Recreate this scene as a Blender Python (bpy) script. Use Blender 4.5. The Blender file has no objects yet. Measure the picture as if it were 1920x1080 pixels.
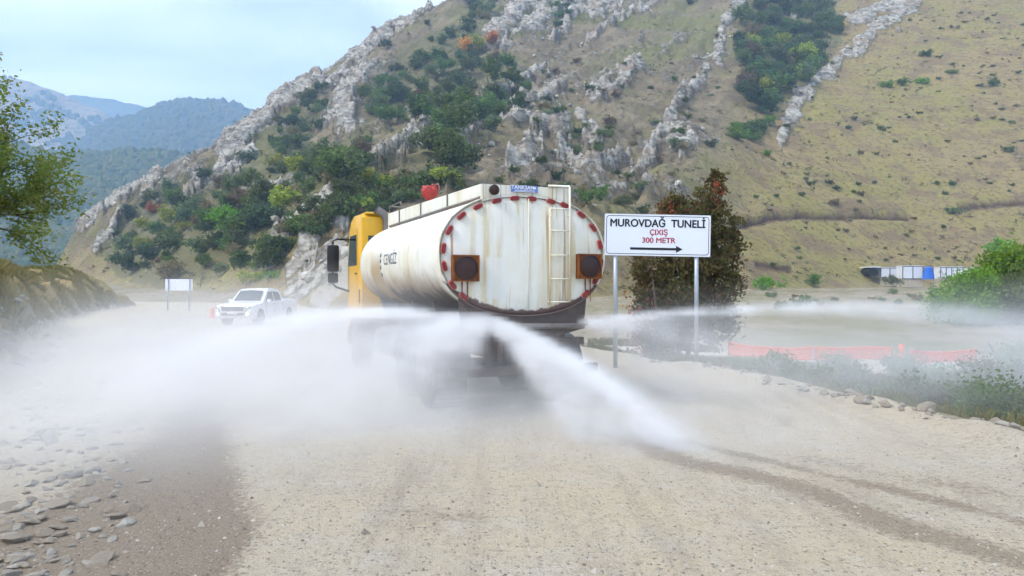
import bpy, bmesh, math, random
import numpy as np
from mathutils import Vector, Matrix, Euler
R = math.radians
sc = bpy.context.scene
C = sc.collection

# ------------------------------------------------------------------ camera
F = 1440.0            # focal length in pixels of a 1920 px wide picture
CAMH = 1.8
cam_d = bpy.data.cameras.new('camera'); cam_d.sensor_width = 36; cam_d.lens = 27.0
cam_d.clip_start = 0.1; cam_d.clip_end = 9000
cam = bpy.data.objects.new('camera', cam_d); C.objects.link(cam)
cam.location = (0, 0, CAMH); cam.rotation_euler = (R(90), 0, 0)
sc.camera = cam
# ------------------------------------------------------------------ sky, sun, exposure
SUN_EL, SUN_AZ = R(47), R(236)      # azimuth clockwise from +Y: the sun stands to the left, a little behind the camera
w = bpy.data.worlds.new('World'); sc.world = w; w.use_nodes = True
nt = w.node_tree; nt.nodes.clear()
def WN(t, **k):
    n = nt.nodes.new(t)
    for a, b in k.items(): setattr(n, a, b)
    return n
sky = WN('ShaderNodeTexSky', sky_type='NISHITA', sun_disc=False, sun_elevation=SUN_EL, sun_rotation=SUN_AZ)
sky.air_density = 1.0; sky.dust_density = 1.5; sky.ozone_density = 1.5; sky.altitude = 900
tc = WN('ShaderNodeTexCoord')
mp = WN('ShaderNodeMapping'); mp.inputs['Scale'].default_value = (1.0, 1.0, 3.6); mp.inputs['Location'].default_value = (0.35, 0.2, 0.30)
nz = WN('ShaderNodeTexNoise'); nz.inputs['Scale'].default_value = 1.7; nz.inputs['Detail'].default_value = 6; nz.inputs['Roughness'].default_value = 0.52; nz.inputs['Distortion'].default_value = 0.4
cr = WN('ShaderNodeValToRGB'); cr.color_ramp.elements[0].position = 0.38; cr.color_ramp.elements[1].position = 0.62
cr.color_ramp.elements[0].color = (0.25, 0.25, 0.25, 1); cr.color_ramp.elements[1].color = (0.97, 0.97, 0.97, 1)
mixc = WN('ShaderNodeMix', data_type='RGBA')
mixc.inputs['B'].default_value = (7.3, 7.7, 8.7, 1)            # the even cloud deck, in the sky texture's own units
bg = WN('ShaderNodeBackground'); bg.inputs['Strength'].default_value = 0.10
out = WN('ShaderNodeOutputWorld')
L = nt.links.new
L(tc.outputs['Generated'], mp.inputs['Vector']); L(mp.outputs['Vector'], nz.inputs['Vector']); L(nz.outputs['Fac'], cr.inputs['Fac'])
L(cr.outputs['Color'], mixc.inputs['Factor']); L(sky.outputs['Color'], mixc.inputs['A']); L(mixc.outputs['Result'], bg.inputs['Color']); L(bg.outputs['Background'], out.inputs['Surface'])
sd = bpy.data.lights.new('sun', 'SUN'); sd.energy = 1.5; sd.angle = R(14); sd.color = (1.0, 0.965, 0.9)
sun = bpy.data.objects.new('sun', sd); C.objects.link(sun)
sun_dir = Vector((math.sin(SUN_AZ) * math.cos(SUN_EL), math.cos(SUN_AZ) * math.cos(SUN_EL), math.sin(SUN_EL)))
sun.rotation_euler = sun_dir.to_track_quat('Z', 'Y').to_euler()
sc.view_settings.view_transform = 'Standard'; sc.view_settings.look = 'None'
sc.view_settings.exposure = 1.28; sc.view_settings.gamma = 1.0; sc.view_settings.use_curve_mapping = False
cy = sc.cycles
cy.max_bounces = 6; cy.diffuse_bounces = 2; cy.glossy_bounces = 2; cy.transmission_bounces = 4; cy.volume_bounces = 4; cy.transparent_max_bounces = 8
cy.volume_step_rate = 3.0; cy.volume_max_steps = 256
cy.use_denoising = True; cy.use_adaptive_sampling = True; cy.adaptive_threshold = 0.03; cy.caustics_reflective = False; cy.caustics_refractive = False

# ------------------------------------------------------------------ helpers
rng = np.random.default_rng(7)
random.seed(7)
def at(px, py, D):
    """World point seen at photo pixel (px,py) at distance D along the view axis."""
    return Vector(((px - 960) / F * D, D, CAMH - (py - 540) / F * D))

_perm = np.random.default_rng(3).permutation(4096).astype(np.int64)
_g2a = np.random.default_rng(4).random(4096) * 2 * np.pi
_g2 = np.stack([np.cos(_g2a), np.sin(_g2a)], 1)
_g3 = np.random.default_rng(5).normal(size=(4096, 3)); _g3 /= np.linalg.norm(_g3, axis=1)[:, None]
def _h(*i):
    r = _perm[i[0] & 4095]
    for j in i[1:]: r = _perm[(r + j) & 4095]
    return r
def noise2(x, y):
    xi = np.floor(x).astype(np.int64); yi = np.floor(y).astype(np.int64); fx = x - xi; fy = y - yi
    u = fx * fx * fx * (fx * (fx * 6 - 15) + 10); v = fy * fy * fy * (fy * (fy * 6 - 15) + 10)
    def d(a, b):
        g = _g2[_h(xi + a, yi + b)]; return g[..., 0] * (fx - a) + g[..., 1] * (fy - b)
    a = d(0, 0) * (1 - u) + d(1, 0) * u; b = d(0, 1) * (1 - u) + d(1, 1) * u
    return (a * (1 - v) + b * v) * 1.4
def noise3(x, y, z):
    xi = np.floor(x).astype(np.int64); yi = np.floor(y).astype(np.int64); zi = np.floor(z).astype(np.int64)
    fx = x - xi; fy = y - yi; fz = z - zi
    u = fx * fx * (3 - 2 * fx); v = fy * fy * (3 - 2 * fy); ww = fz * fz * (3 - 2 * fz)
    def d(a, b, c):
        g = _g3[_h(xi + a, yi + b, zi + c)]; return g[..., 0] * (fx - a) + g[..., 1] * (fy - b) + g[..., 2] * (fz - c)
    def pl(c):
        a = d(0, 0, c) * (1 - u) + d(1, 0, c) * u; b = d(0, 1, c) * (1 - u) + d(1, 1, c) * u
        return a * (1 - v) + b * v
    return (pl(0) * (1 - ww) + pl(1) * ww) * 1.3
def fbm2(x, y, o=4, r=0.5, l=2.03):
    s = 0; a = 1; t = 0
    for i in range(o):
        s = s + a * noise2(x + 17.3 * i, y - 9.1 * i); t += a; a *= r; x = x * l; y = y * l
    return s / t
def ridged2(x, y, o=4, r=0.55, l=2.1):
    s = 0; a = 1; t = 0
    for i in range(o):
        s = s + a * (1 - 2 * np.abs(noise2(x + 31.7 * i, y + 5.3 * i))); t += a; a *= r; x = x * l; y = y * l
    return s / t
def fbm3(x, y, z, o=3, r=0.5):
    s = 0; a = 1; t = 0
    for i in range(o):
        s = s + a * noise3(x + 7.7 * i, y, z - 3.1 * i); t += a; a *= r; x = x * 2.03; y = y * 2.03; z = z * 2.03
    return s / t
def sstep(a, b, x):
    t = np.clip((x - a) / (b - a), 0, 1); return t * t * (3 - 2 * t)

# ---- materials
def newmat(name):
    m = bpy.data.materials.new(name); m.use_nodes = True; t = m.node_tree
    for n in list(t.nodes):
        if n.type != 'OUTPUT_MATERIAL': t.nodes.remove(n)
    return m, t, [n for n in t.nodes if n.type == 'OUTPUT_MATERIAL'][0]
class NT:
    """small helper for building node graphs"""
    def __init__(s, t): s.t = t
    def n(s, ty, **k):
        x = s.t.nodes.new(ty)
        for a, b in k.items(): setattr(x, a, b)
        return x
    def l(s, a, b): s.t.links.new(a, b)
    def val(s, inp, v):
        if hasattr(v, 'is_linked') or isinstance(v, bpy.types.NodeSocket): s.l(v, inp)
        else: inp.default_value = v
    def math(s, op, a, b=None, c=None, clamp=False):
        x = s.n('ShaderNodeMath', operation=op, use_clamp=clamp)
        s.val(x.inputs[0], a)
        if b is not None: s.val(x.inputs[1], b)
        if c is not None: s.val(x.inputs[2], c)
        return x.outputs[0]
    def noise(s, vec, scale, detail=4, rough=0.55, dist=0.0):
        x = s.n('ShaderNodeTexNoise'); s.l(vec, x.inputs['Vector']); x.inputs['Scale'].default_value = scale
        x.inputs['Detail'].default_value = detail; x.inputs['Roughness'].default_value = rough; x.inputs['Distortion'].default_value = dist
        return x.outputs['Fac']
    def voro(s, vec, scale, feature='F1', out='Distance', rand=1.0):
        x = s.n('ShaderNodeTexVoronoi', feature=feature); s.l(vec, x.inputs['Vector']); x.inputs['Scale'].default_value = scale
        x.inputs['Randomness'].default_value = rand
        return x.outputs[out]
    def ramp(s, fac, p0, p1):
        x = s.n('ShaderNodeMapRange', interpolation_type='SMOOTHSTEP'); s.l(fac, x.inputs['Value'])
        x.inputs['From Min'].default_value = p0; x.inputs['From Max'].default_value = p1; return x.outputs['Result']
    def mix(s, fac, a, b, blend='MIX'):
        x = s.n('ShaderNodeMix', data_type='RGBA', blend_type=blend)
        s.val(x.inputs['Factor'], fac)
        for k, v in (('A', a), ('B', b)):
            if isinstance(v, bpy.types.NodeSocket): s.l(v, x.inputs[k])
            else: x.inputs[k].default_value = (*v, 1)
        return x.outputs['Result']
    def attr(s, name): 
        x = s.n('ShaderNodeAttribute', attribute_name=name); return x.outputs['Fac']
    def obj(s): return s.n('ShaderNodeTexCoord').outputs['Object']
    def mapping(s, vec, scale=(1, 1, 1), loc=(0, 0, 0), rot=(0, 0, 0)):
        x = s.n('ShaderNodeMapping'); s.l(vec, x.inputs['Vector']); x.inputs['Scale'].default_value = scale
        x.inputs['Location'].default_value = loc; x.inputs['Rotation'].default_value = rot; return x.outputs['Vector']
    def sep(s, vec):
        x = s.n('ShaderNodeSeparateXYZ'); s.l(vec, x.inputs[0]); return x.outputs
    def bump(s, h, strength=0.5, dist=0.05, normal=None):
        x = s.n('ShaderNodeBump'); s.l(h, x.inputs['Height']); x.inputs['Strength'].default_value = strength; x.inputs['Distance'].default_value = dist
        if normal is not None: s.l(normal, x.inputs['Normal'])
        return x.outputs['Normal']
    def bsdf(s, out, col, rough=0.8, metal=0.0, normal=None, spec=0.3, **k):
        x = s.n('ShaderNodeBsdfPrincipled')
        if isinstance(col, bpy.types.NodeSocket): s.l(col, x.inputs['Base Color'])
        else: x.inputs['Base Color'].default_value = (*col, 1)
        s.val(x.inputs['Roughness'], rough); s.val(x.inputs['Metallic'], metal); x.inputs['Specular IOR Level'].default_value = spec
        if normal is not None: s.l(normal, x.inputs['Normal'])
        for a, b in k.items(): x.inputs[a].default_value = b
        s.l(x.outputs[0], out.inputs['Surface']); return x
def simple(name, col, rough=0.6, metal=0.0, var=0.12, nscale=6.0, bump=0.0, spec=0.4, dirt=0.0, dirtcol=(0.22, 0.17, 0.11)):
    m, t, o = newmat(name); g = NT(t); v = g.obj()
    f = g.noise(v, nscale, 5, 0.6)
    lo = tuple(c * (1 - var) for c in col); hi = tuple(min(1, c * (1 + var)) for c in col)
    c = g.mix(f, lo, hi)
    if dirt > 0:
        d = g.math('MULTIPLY', g.ramp(g.noise(v, nscale * 0.6, 6, 0.65), 0.45, 0.7), dirt); c = g.mix(d, c, dirtcol)
    g.bsdf(o, c, rough, metal, g.bump(f, bump, 0.02) if bump else None, spec)
    return m
def leafmat(name, cols, trans=0.35):
    """foliage: colour varies leaf by leaf and plant by plant"""
    m, t, o = newmat(name); g = NT(t)
    geo = g.n('ShaderNodeNewGeometry'); oi = g.n('ShaderNodeObjectInfo')
    cr = g.n('ShaderNodeValToRGB'); e = cr.color_ramp.elements
    n = len(cols)
    e[0].position = 0; e[0].color = (*cols[0], 1); e[1].position = 1; e[1].color = (*cols[-1], 1)
    for i in range(1, n - 1):
        x = e.new(i / (n - 1)); x.color = (*cols[i], 1)
    nzv = g.noise(g.obj(), 0.9, 3)
    f = g.math('ADD', g.math('MULTIPLY', geo.outputs['Random Per Island'], 0.5), g.math('MULTIPLY', nzv, 0.5))
    g.l(f, cr.inputs['Fac'])
    hs = g.n('ShaderNodeHueSaturation'); g.l(cr.outputs['Color'], hs.inputs['Color'])
    g.l(g.math('MULTIPLY_ADD', oi.outputs['Random'], 0.5, 0.75), hs.inputs['Value'])
    g.l(g.math('MULTIPLY_ADD', oi.outputs['Random'], 0.05, 0.475), hs.inputs['Hue'])
    d = g.n('ShaderNodeBsdfDiffuse'); tr = g.n('ShaderNodeBsdfTranslucent'); mx = g.n('ShaderNodeMixShader'); mx.inputs[0].default_value = trans
    g.l(hs.outputs['Color'], d.inputs['Color']); g.l(hs.outputs['Color'], tr.inputs['Color'])
    g.l(d.outputs[0], mx.inputs[1]); g.l(tr.outputs[0], mx.inputs[2]); g.l(mx.outputs[0], o.inputs['Surface'])
    return m

# ---- objects
def tag(o, label=None, cat=None, group=None, kind=None):
    if label: o['label'] = label
    if cat: o['category'] = cat
    if group: o['group'] = group
    if kind: o['kind'] = kind
    return o
def empty(name, loc=(0, 0, 0), rz=0, label=None, cat=None, group=None):
    o = bpy.data.objects.new(name, None); C.objects.link(o); o.location = loc; o.rotation_euler = (0, 0, rz); o.empty_display_size = 0.3
    return tag(o, label, cat, group)
def link(name, me, mat=None, parent=None, loc=None, rot=None, smooth=False):
    o = bpy.data.objects.new(name, me); C.objects.link(o)
    if mat is not None:
        ms = mat if isinstance(mat, (list, tuple)) else [mat]
        if len(me.materials) == 0:
            for m in ms: me.materials.append(m)
    if parent: o.parent = parent
    if loc is not None: o.location = loc
    if rot is not None: o.rotation_euler = rot
    if smooth: me.polygons.foreach_set('use_smooth', [True] * len(me.polygons))
    return o
def np_mesh(name, V, Fq, smooth=True, k=4):
    """mesh from numpy vertex array and (n,k) face index array"""
    me = bpy.data.meshes.new(name); V = np.asarray(V, dtype=np.float32); Fq = np.asarray(Fq, dtype=np.int32)
    me.vertices.add(len(V)); me.vertices.foreach_set('co', V.ravel())
    me.loops.add(Fq.size); me.loops.foreach_set('vertex_index', Fq.ravel())
    me.polygons.add(len(Fq)); me.polygons.foreach_set('loop_start', np.arange(0, Fq.size, Fq.shape[1], dtype=np.int32))
    me.polygons.foreach_set('use_smooth', np.full(len(Fq), smooth)); me.update(calc_edges=True)
    return me
def fattr(me, name, arr):
    a = me.attributes.new(name, 'FLOAT', 'POINT'); a.data.foreach_set('value', np.asarray(arr, dtype=np.float32))
class MB:
    """collects boxes, tubes and lofts, then builds ONE mesh object"""
    def __init__(s): s.v = []; s.f = []
    def add(s, v, f):
        b = len(s.v); s.v += [tuple(p) for p in v]; s.f += [tuple(i + b for i in q) for q in f]; return s
    def box(s, c, d, M=None, bev=0.0):
        x, y, z = d[0] / 2, d[1] / 2, d[2] / 2
        bm = bmesh.new(); bmesh.ops.create_cube(bm, size=1.0)
        for v in bm.verts: v.co = Vector((v.co.x * d[0], v.co.y * d[1], v.co.z * d[2]))
        if bev > 0: bmesh.ops.bevel(bm, geom=bm.edges[:], offset=min(bev, min(d) * 0.45), segments=2, affect='EDGES', profile=0.5)
        for v in bm.verts:
            co = M @ v.co if M else v.co
            v.co = co + Vector(c)
        bm.verts.index_update()
        s.add([v.co[:] for v in bm.verts], [[v.index for v in f.verts] for f in bm.faces]); bm.free(); return s
    def tube(s, pts, r, n=10, cap=True):
        pts = [Vector(p) for p in pts]; rs = r if isinstance(r, (list, tuple)) else [r] * len(pts)
        rings = []; prev = None
        for i, p in enumerate(pts):
            d = (pts[min(i + 1, len(pts) - 1)] - pts[max(i - 1, 0)]).normalized()
            up = prev if prev is not None else (Vector((0, 0, 1)) if abs(d.z) < 0.9 else Vector((1, 0, 0)))
            u = (up - d * up.dot(d)).normalized(); v = d.cross(u); prev = u
            rings.append([p + (u * math.cos(a) + v * math.sin(a)) * rs[i] for a in [2 * math.pi * k / n for k in range(n)]])
        return s.loft(rings, cap)
    def loft(s, rings, cap=True, closed=True):
        n = len(rings[0]); V = [p for r in rings for p in r]; Fc = []
        for i in range(len(rings) - 1):
            for k in range(n if closed else n - 1):
                a = i * n + k; b = i * n + (k + 1) % n; Fc.append((a, b, b + n, a + n))
        if cap:
            Fc.append(tuple(range(n - 1, -1, -1))); Fc.append(tuple((len(rings) - 1) * n + k for k in range(n)))
        return s.add(V, Fc)
    def cyl(s, a, b, r, n=24, r2=None): return s.tube([a, b], [r, r if r2 is None else r2], n)
    def prism(s, poly, y0, y1, axis='y'):
        def P(u, v, t): return {'y': (u, t, v), 'x': (t, u, v), 'z': (u, v, t)}[axis]
        n = len(poly); V = [P(u, v, y0) for u, v in poly] + [P(u, v, y1) for u, v in poly]
        Fc = [tuple(range(n)), tuple(range(2 * n - 1, n - 1, -1))] + [(i, i + n, (i + 1) % n + n, (i + 1) % n) for i in range(n)]
        return s.add(V, Fc)
    def mesh(s, name):
        me = bpy.data.meshes.new(name); me.from_pydata(s.v, [], s.f); me.update()
        bm = bmesh.new(); bm.from_mesh(me); bmesh.ops.recalc_face_normals(bm, faces=bm.faces[:]); bm.to_mesh(me); bm.free(); return me
    def build(s, name, mat, parent=None, smooth=False, loc=None, rot=None, auto=None):
        me = s.mesh(name); o = link(name, me, mat, parent, loc, rot, smooth)
        if auto:
            me.polygons.foreach_set('use_smooth', [True] * len(me.polygons))
            me.set_sharp_from_angle(angle=R(auto))
        return o
def text_mesh(body, size, align='CENTER', extrude=0.002, xs=1.0, bold=0.0):
    c = bpy.data.curves.new('lettering', 'FONT'); c.body = body; c.size = size; c.align_x = align; c.align_y = 'CENTER'; c.extrude = extrude; c.offset = bold
    o = bpy.data.objects.new('tmp_lettering', c); C.objects.link(o)
    dg = bpy.context.evaluated_depsgraph_get(); dg.update()
    me = bpy.data.meshes.new_from_object(o.evaluated_get(dg)); bpy.data.objects.remove(o)
    for v in me.vertices: v.co.x *= xs
    me.materials.clear()
    return me
# ------------------------------------------------------------------ terrain shape
LEFT = [(-7.2, -12), (-7.6, 4), (-8.6, 10), (-11.3, 17), (-16, 26), (-25, 43), (-32, 59), (-35.3, 69), (-38, 78), (-43, 87), (-62, 97)]        # toe of the grassy bank
RIGHT = [(6.0, -12), (5.95, 5), (5.85, 8.9), (5.7, 10.6), (5.3, 12.6), (4.3, 16.7), (2.6, 20), (0.7, 26), (-3, 36), (-8, 50), (-15, 64), (-24, 80), (-34, 94), (-60, 106)]
def sdist(X, Y, P):
    """distance to a polyline, positive on its right-hand side"""
    best = np.full(np.shape(X), 1e9); sg = np.zeros(np.shape(X))
    for (x0, y0), (x1, y1) in zip(P[:-1], P[1:]):
        dx, dy = x1 - x0, y1 - y0; t = np.clip(((X - x0) * dx + (Y - y0) * dy) / (dx * dx + dy * dy), 0, 1)
        ex = X - x0 - t * dx; ey = Y - y0 - t * dy; d = np.hypot(ex, ey); m = d < best
        best = np.where(m, d, best); sg = np.where(m, np.sign(dy * ex - dx * ey), sg)
    return best * np.where(sg == 0, 1, sg)
CP = [  # (px, py, depth) of the mountain's large shape
 (250,548,150),(400,562,108),(540,562,78),(640,562,72),(860,562,72),(1000,562,76),(1100,562,84),(1200,560,98),(1400,548,132),(1620,527,168),(1850,519,182),(2050,515,190),(2300,515,190),
 (130,482,255),(270,382,285),(400,320,300),(520,212,322),(585,180,335),(640,150,350),(730,85,375),(860,0,402),(905,-45,415),(1000,-160,450),
 (250,460,225),(400,440,200),(520,430,150),(520,320,240),(640,430,118),(640,300,220),(740,200,285),(860,430,105),(860,300,180),(860,150,290),
 (1100,430,118),(1100,300,185),(1100,150,285),(1100,0,390),(1100,-200,520),
 (1350,430,152),(1350,300,202),(1350,150,282),(1350,0,368),(1350,-200,490),
 (1600,430,188),(1600,300,228),(1600,150,290),(1600,0,362),(1600,-200,470),
 (1900,430,202),(1900,300,234),(1900,150,286),(1900,0,350),(1900,-200,440),
 (2250,430,200),(2250,300,232),(2250,0,340),(2250,-200,440)]
P3 = [at(*c) for c in CP]
pts = [(p.x, p.y, p.z) for p in P3]
for c in CP[:13]:                                            # in front of its foot the mountain's surface dives below the valley floor
    p = at(*c); pts.append((p.x * 0.78, p.y * 0.78, -9))
for c in CP[13:23]:                                          # and falls away behind the crest
    p = at(*c); pts.append((p.x - 31, p.y + 25, p.z - 30)); pts.append((p.x - 95, p.y + 75, p.z - 95))
pts = np.array(pts)
def _tps(r2): return 0.5 * r2 * np.log(r2 + 1e-9)
_c = pts[:, :2] / 100.0; _n = len(_c)
_A = np.zeros((_n + 3, _n + 3)); _A[:_n, :_n] = _tps(((_c[:, None] - _c[None]) ** 2).sum(-1)) + np.eye(_n) * 1e-3
_A[:_n, _n] = 1; _A[:_n, _n + 1:] = _c; _A[_n, :_n] = 1; _A[_n + 1:, :_n] = _c.T
_w = np.linalg.solve(_A, np.concatenate([pts[:, 2], np.zeros(3)]))
def Zm_base(X, Y):
    x = X / 100; y = Y / 100; z = _w[_n] + _w[_n + 1] * x + _w[_n + 2] * y
    for i in range(_n): z = z + _w[i] * _tps((x - _c[i, 0]) ** 2 + (y - _c[i, 1]) ** 2)
    return z
def seg_px(px, py, P, hw):
    """1 on a stroke drawn through the points P, half-width hw, falling to 0"""
    d = np.full(px.shape, 1e9)
    for (x0, y0), (x1, y1) in zip(P[:-1], P[1:]):
        dx, dy = x1 - x0, y1 - y0; t = np.clip(((px - x0) * dx + (py - y0) * dy) / (dx * dx + dy * dy), 0, 1)
        d = np.minimum(d, np.hypot(px - x0 - t * dx, py - y0 - t * dy))
    return np.clip(1.25 - d / hw, 0, 1)
def in_poly(px, py, P):
    r = np.zeros(px.shape, bool); n = len(P)
    for i in range(n):
        x0, y0 = P[i]; x1, y1 = P[(i + 1) % n]
        if y0 == y1: continue
        r ^= ((y0 > py) != (y1 > py)) & (px < (x1 - x0) * (py - y0) / (y1 - y0) + x0)
    return r
def worley(x, y):
    xi = np.floor(x).astype(np.int64); yi = np.floor(y).astype(np.int64); b = np.full(x.shape, 9.0); b2 = np.full(x.shape, 9.0); idv = np.zeros(x.shape)
    for a in (-1, 0, 1):
        for c in (-1, 0, 1):
            h = _h(xi + a, yi + c); jx = (h % 64) / 64.0; jy = ((h // 64) % 64) / 64.0
            d = (x - xi - a - jx) ** 2 + (y - yi - c - jy) ** 2; m = d < b
            b2 = np.where(m, b, np.minimum(b2, d)); idv = np.where(m, (h % 997) / 997.0, idv); b = np.where(m, d, b)
    return np.sqrt(b), np.sqrt(b2), idv
# rock outcrops: strokes where cliffs and ribs of pale limestone break out of the slope
ROCK = [([(690,165),(650,215),(625,265)],26),([(640,225),(660,285)],18),([(600,200),(640,180)],12),
 ([(925,100),(955,60),(985,20),(1000,-25)],24),([(985,75),(1030,45),(1075,0)],26),([(1040,95),(1062,70)],10),([(1060,72),(1085,30),(1105,0)],14),([(1112,45),(1165,15),(1230,-15)],26),
 ([(790,280),(840,225)],18),([(850,320),(880,270),(915,245)],30),([(955,275),(985,240),(1045,205)],24),([(1110,215),(1150,200),(1195,172)],20),([(1090,265),(1120,300)],15),
 ([(410,345),(450,290),(490,255),(540,212),(590,178)],19),([(420,300),(500,240)],10),([(430,360),(470,310)],14),([(660,140),(700,110),(760,70),(800,45)],11),
 ([(500,505),(545,465),(640,445)],22),([(545,550),(590,520),(640,490)],24),([(540,520),(600,460)],14),([(700,372),(750,330),(795,295)],16),([(680,395),(740,370)],14),
 ([(1345,138),(1355,80),(1385,35),(1415,-5)],11),([(1465,265),(1488,205),(1530,155),(1580,115),(1640,62),(1720,0)],16),([(1600,40),(1650,20),(1700,5)],16),([(1230,30),(1180,60)],6),
 ([(1200,338),(1225,300),(1240,275)],14),([(1250,262),(1285,215),(1325,160)],10),([(1270,320),(1300,300)],12),([(1100,105),(1150,72),(1215,30)],5),([(918,233),(965,198),(1022,155)],6),
 ([(1000,300),(1060,280)],12),([(960,330),(1020,320)],14),([(1040,300),(1090,330)],10),([(1180,300),(1100,340)],10),([(150,465),(215,415),(300,370)],12),([(180,490),(230,440)],8),([(1480,20),(1500,60)],6),([(460,440),(520,400)],7),([(350,400),(390,370)],7)]
SCREE = [([(440,472),(500,430),(560,385)],9),([(560,385),(600,350),(650,330)],7),([(745,250),(830,203)],9),([(600,565),(640,530),(690,480)],22),([(760,330),(720,355),(660,395)],8),([(890,215),(930,190)],7),([(660,345),(720,310)],6),([(1090,110),(1220,25)],5),([(570,440),(640,395)],6),([(900,380),(960,340)],12)]
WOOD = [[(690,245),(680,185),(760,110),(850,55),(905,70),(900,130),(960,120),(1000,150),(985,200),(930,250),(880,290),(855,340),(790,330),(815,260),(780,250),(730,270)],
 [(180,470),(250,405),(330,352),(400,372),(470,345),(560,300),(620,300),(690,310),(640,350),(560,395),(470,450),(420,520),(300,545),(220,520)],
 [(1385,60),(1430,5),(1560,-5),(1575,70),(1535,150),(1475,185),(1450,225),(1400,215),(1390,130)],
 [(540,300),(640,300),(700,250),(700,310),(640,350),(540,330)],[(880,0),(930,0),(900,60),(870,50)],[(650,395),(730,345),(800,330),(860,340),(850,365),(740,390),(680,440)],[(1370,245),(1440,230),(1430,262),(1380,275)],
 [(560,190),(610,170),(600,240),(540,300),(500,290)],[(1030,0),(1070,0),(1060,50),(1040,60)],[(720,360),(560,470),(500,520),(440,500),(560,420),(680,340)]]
CUTS = [[(1372,421),(1400,412),(1440,404),(1482,404),(1500,399),(1560,401),(1640,400),(1700,399)],[(1800,388),(1850,381),(1930,372)],[(1420,492),(1480,500)]]
# rows of constant depth, columns of constant bearing; close-set in view, coarse outside
pxc = np.concatenate([np.linspace(-3600, -340, 45, endpoint=False), np.linspace(-340, 2260, 1000, endpoint=False), np.linspace(2260, 5500, 45)])
yr = np.concatenate([np.geomspace(1.2, 60, 300, endpoint=False), np.linspace(60, 440, 400, endpoint=False), np.linspace(440, 620, 30)])
PX, YY = np.meshgrid(pxc, yr); XX = (PX - 960) / F * YY
dl = -sdist(XX, YY, LEFT); dr = sdist(XX, YY, RIGHT)
def ground_z(X, Y, dl, dr):
    n1 = fbm2(X / 9, Y / 9, 4); n2 = fbm2(X / 2.2 + 40, Y / 2.2, 4); n3 = fbm2(X / 0.5, Y / 0.5 + 90, 3)
    far = 1 - sstep(68, 92, Y)
    hb = 0.2 + (2.55 + 1.3 * n1) * far + 1.5 * (1 - sstep(14, 44, Y))
    e = dl + 0.7 * n2
    bank = hb * (0.50 * sstep(-0.1, 1.3, e) + 0.50 * sstep(0.4, 4.2, e)) + sstep(0, 2, e) * (0.5 * n2 + 0.10 * n3) * (0.4 + far)
    drop = (-1.0 + 0.75 * sstep(24, 50, Y)) * sstep(0.25, 3.2, dr + 0.5 * n2) + sstep(0.5, 3, dr) * 0.14 * n2
    drop = drop + sstep(0.4, 4, dr) * (np.clip(Y - 70, 0, 200) * 0.022)
    drop = drop + sstep(3, 9, dr) * sstep(36, 55, Y) * (1 - sstep(120, 165, Y)) * (0.75 * ridged2(X / 26 + 4, Y / 11, 4) + 0.3 * n2)
    ridge = 0.20 * np.exp(-((dr + 0.15) / 0.55) ** 2) * (0.7 + n2) * (1 - sstep(28, 40, Y))
    rub = sstep(-3.2, -0.4, dl) * (1 - sstep(0, 2, dl)) * (0.10 * n2 + 0.05 * n3 + 0.05) * (1 - sstep(30, 50, Y))
    road = 0.03 * n1 + 0.018 * n2 * (1 - sstep(20, 40, Y)) + 0.006 * n3 * (1 - sstep(8, 16, Y))
    return bank + drop + ridge + rub + road
Zg = ground_z(XX, YY, dl, dr)
Zm = Zm_base(XX, YY)
zb = np.maximum(Zg, Zm)
PY = 540 - F * (zb - CAMH) / YY
qx = PX + 20 * fbm2(PX / 34, PY / 34, 5, 0.62) ; qy = PY + 20 * fbm2(PX / 34 + 55, PY / 34, 5, 0.62)
lead = sstep(0, 12, Zm - Zg)
rock = np.zeros(PX.shape)
halo = np.zeros(PX.shape)
for P, hw in ROCK: rock = np.maximum(rock, seg_px(qx, qy, P, hw)); halo = np.maximum(halo, seg_px(qx, qy, P, hw * 2.8))
u0 = (XX * 0.86 - YY * 0.5); v0 = (XX * 0.5 + YY * 0.86)
brk = fbm2(XX / 6 + 3, YY / 6 + zb / 5, 4)
bigb = fbm2(u0 / 9, v0 / 16 + 3, 4, 0.6)
rock = sstep(0.30, 0.85, rock + 0.85 * brk + 1.05 * bigb + 0.35 * fbm2(XX / 1.8, YY / 1.8 + zb, 3)) * np.clip(rock * 3, 0, 1)
rock = np.maximum(rock, 0.8 * sstep(0.62, 0.9, 0.45 * halo + 1.15 * bigb + 0.5 * brk) * (halo > 0))
# stray crags wherever the rough part of the slope is broken
rough = (1 - sstep(1380, 1560, PX + 0.35 * PY))
strata = ridged2((XX * 0.86 - YY * 0.5) / 17 + 5, (XX * 0.5 + YY * 0.86) / 60 + zb / 70, 4)
rock = np.maximum(rock, 0.7 * sstep(0.44, 0.78, strata + 0.6 * brk) * rough * lead * sstep(-0.2, 0.3, fbm2(XX / 45, YY / 45, 3)))
scree = np.zeros(PX.shape)
for P, hw in SCREE: scree = np.maximum(scree, seg_px(qx, qy, P, hw))
scree = np.clip(scree * 1.2 + 0.3 * brk, 0, 1) * (scree > 0)
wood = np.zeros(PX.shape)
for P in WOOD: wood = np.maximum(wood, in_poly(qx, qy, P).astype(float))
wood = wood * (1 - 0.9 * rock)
cut = np.zeros(PX.shape); cutlow = np.zeros(PX.shape)
for P in CUTS: cut = np.maximum(cut, seg_px(PX + 2 * brk, PY + 5 * brk, P, 4.5)); cutlow = np.maximum(cutlow, seg_px(PX, PY - 6, P, 9))
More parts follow.
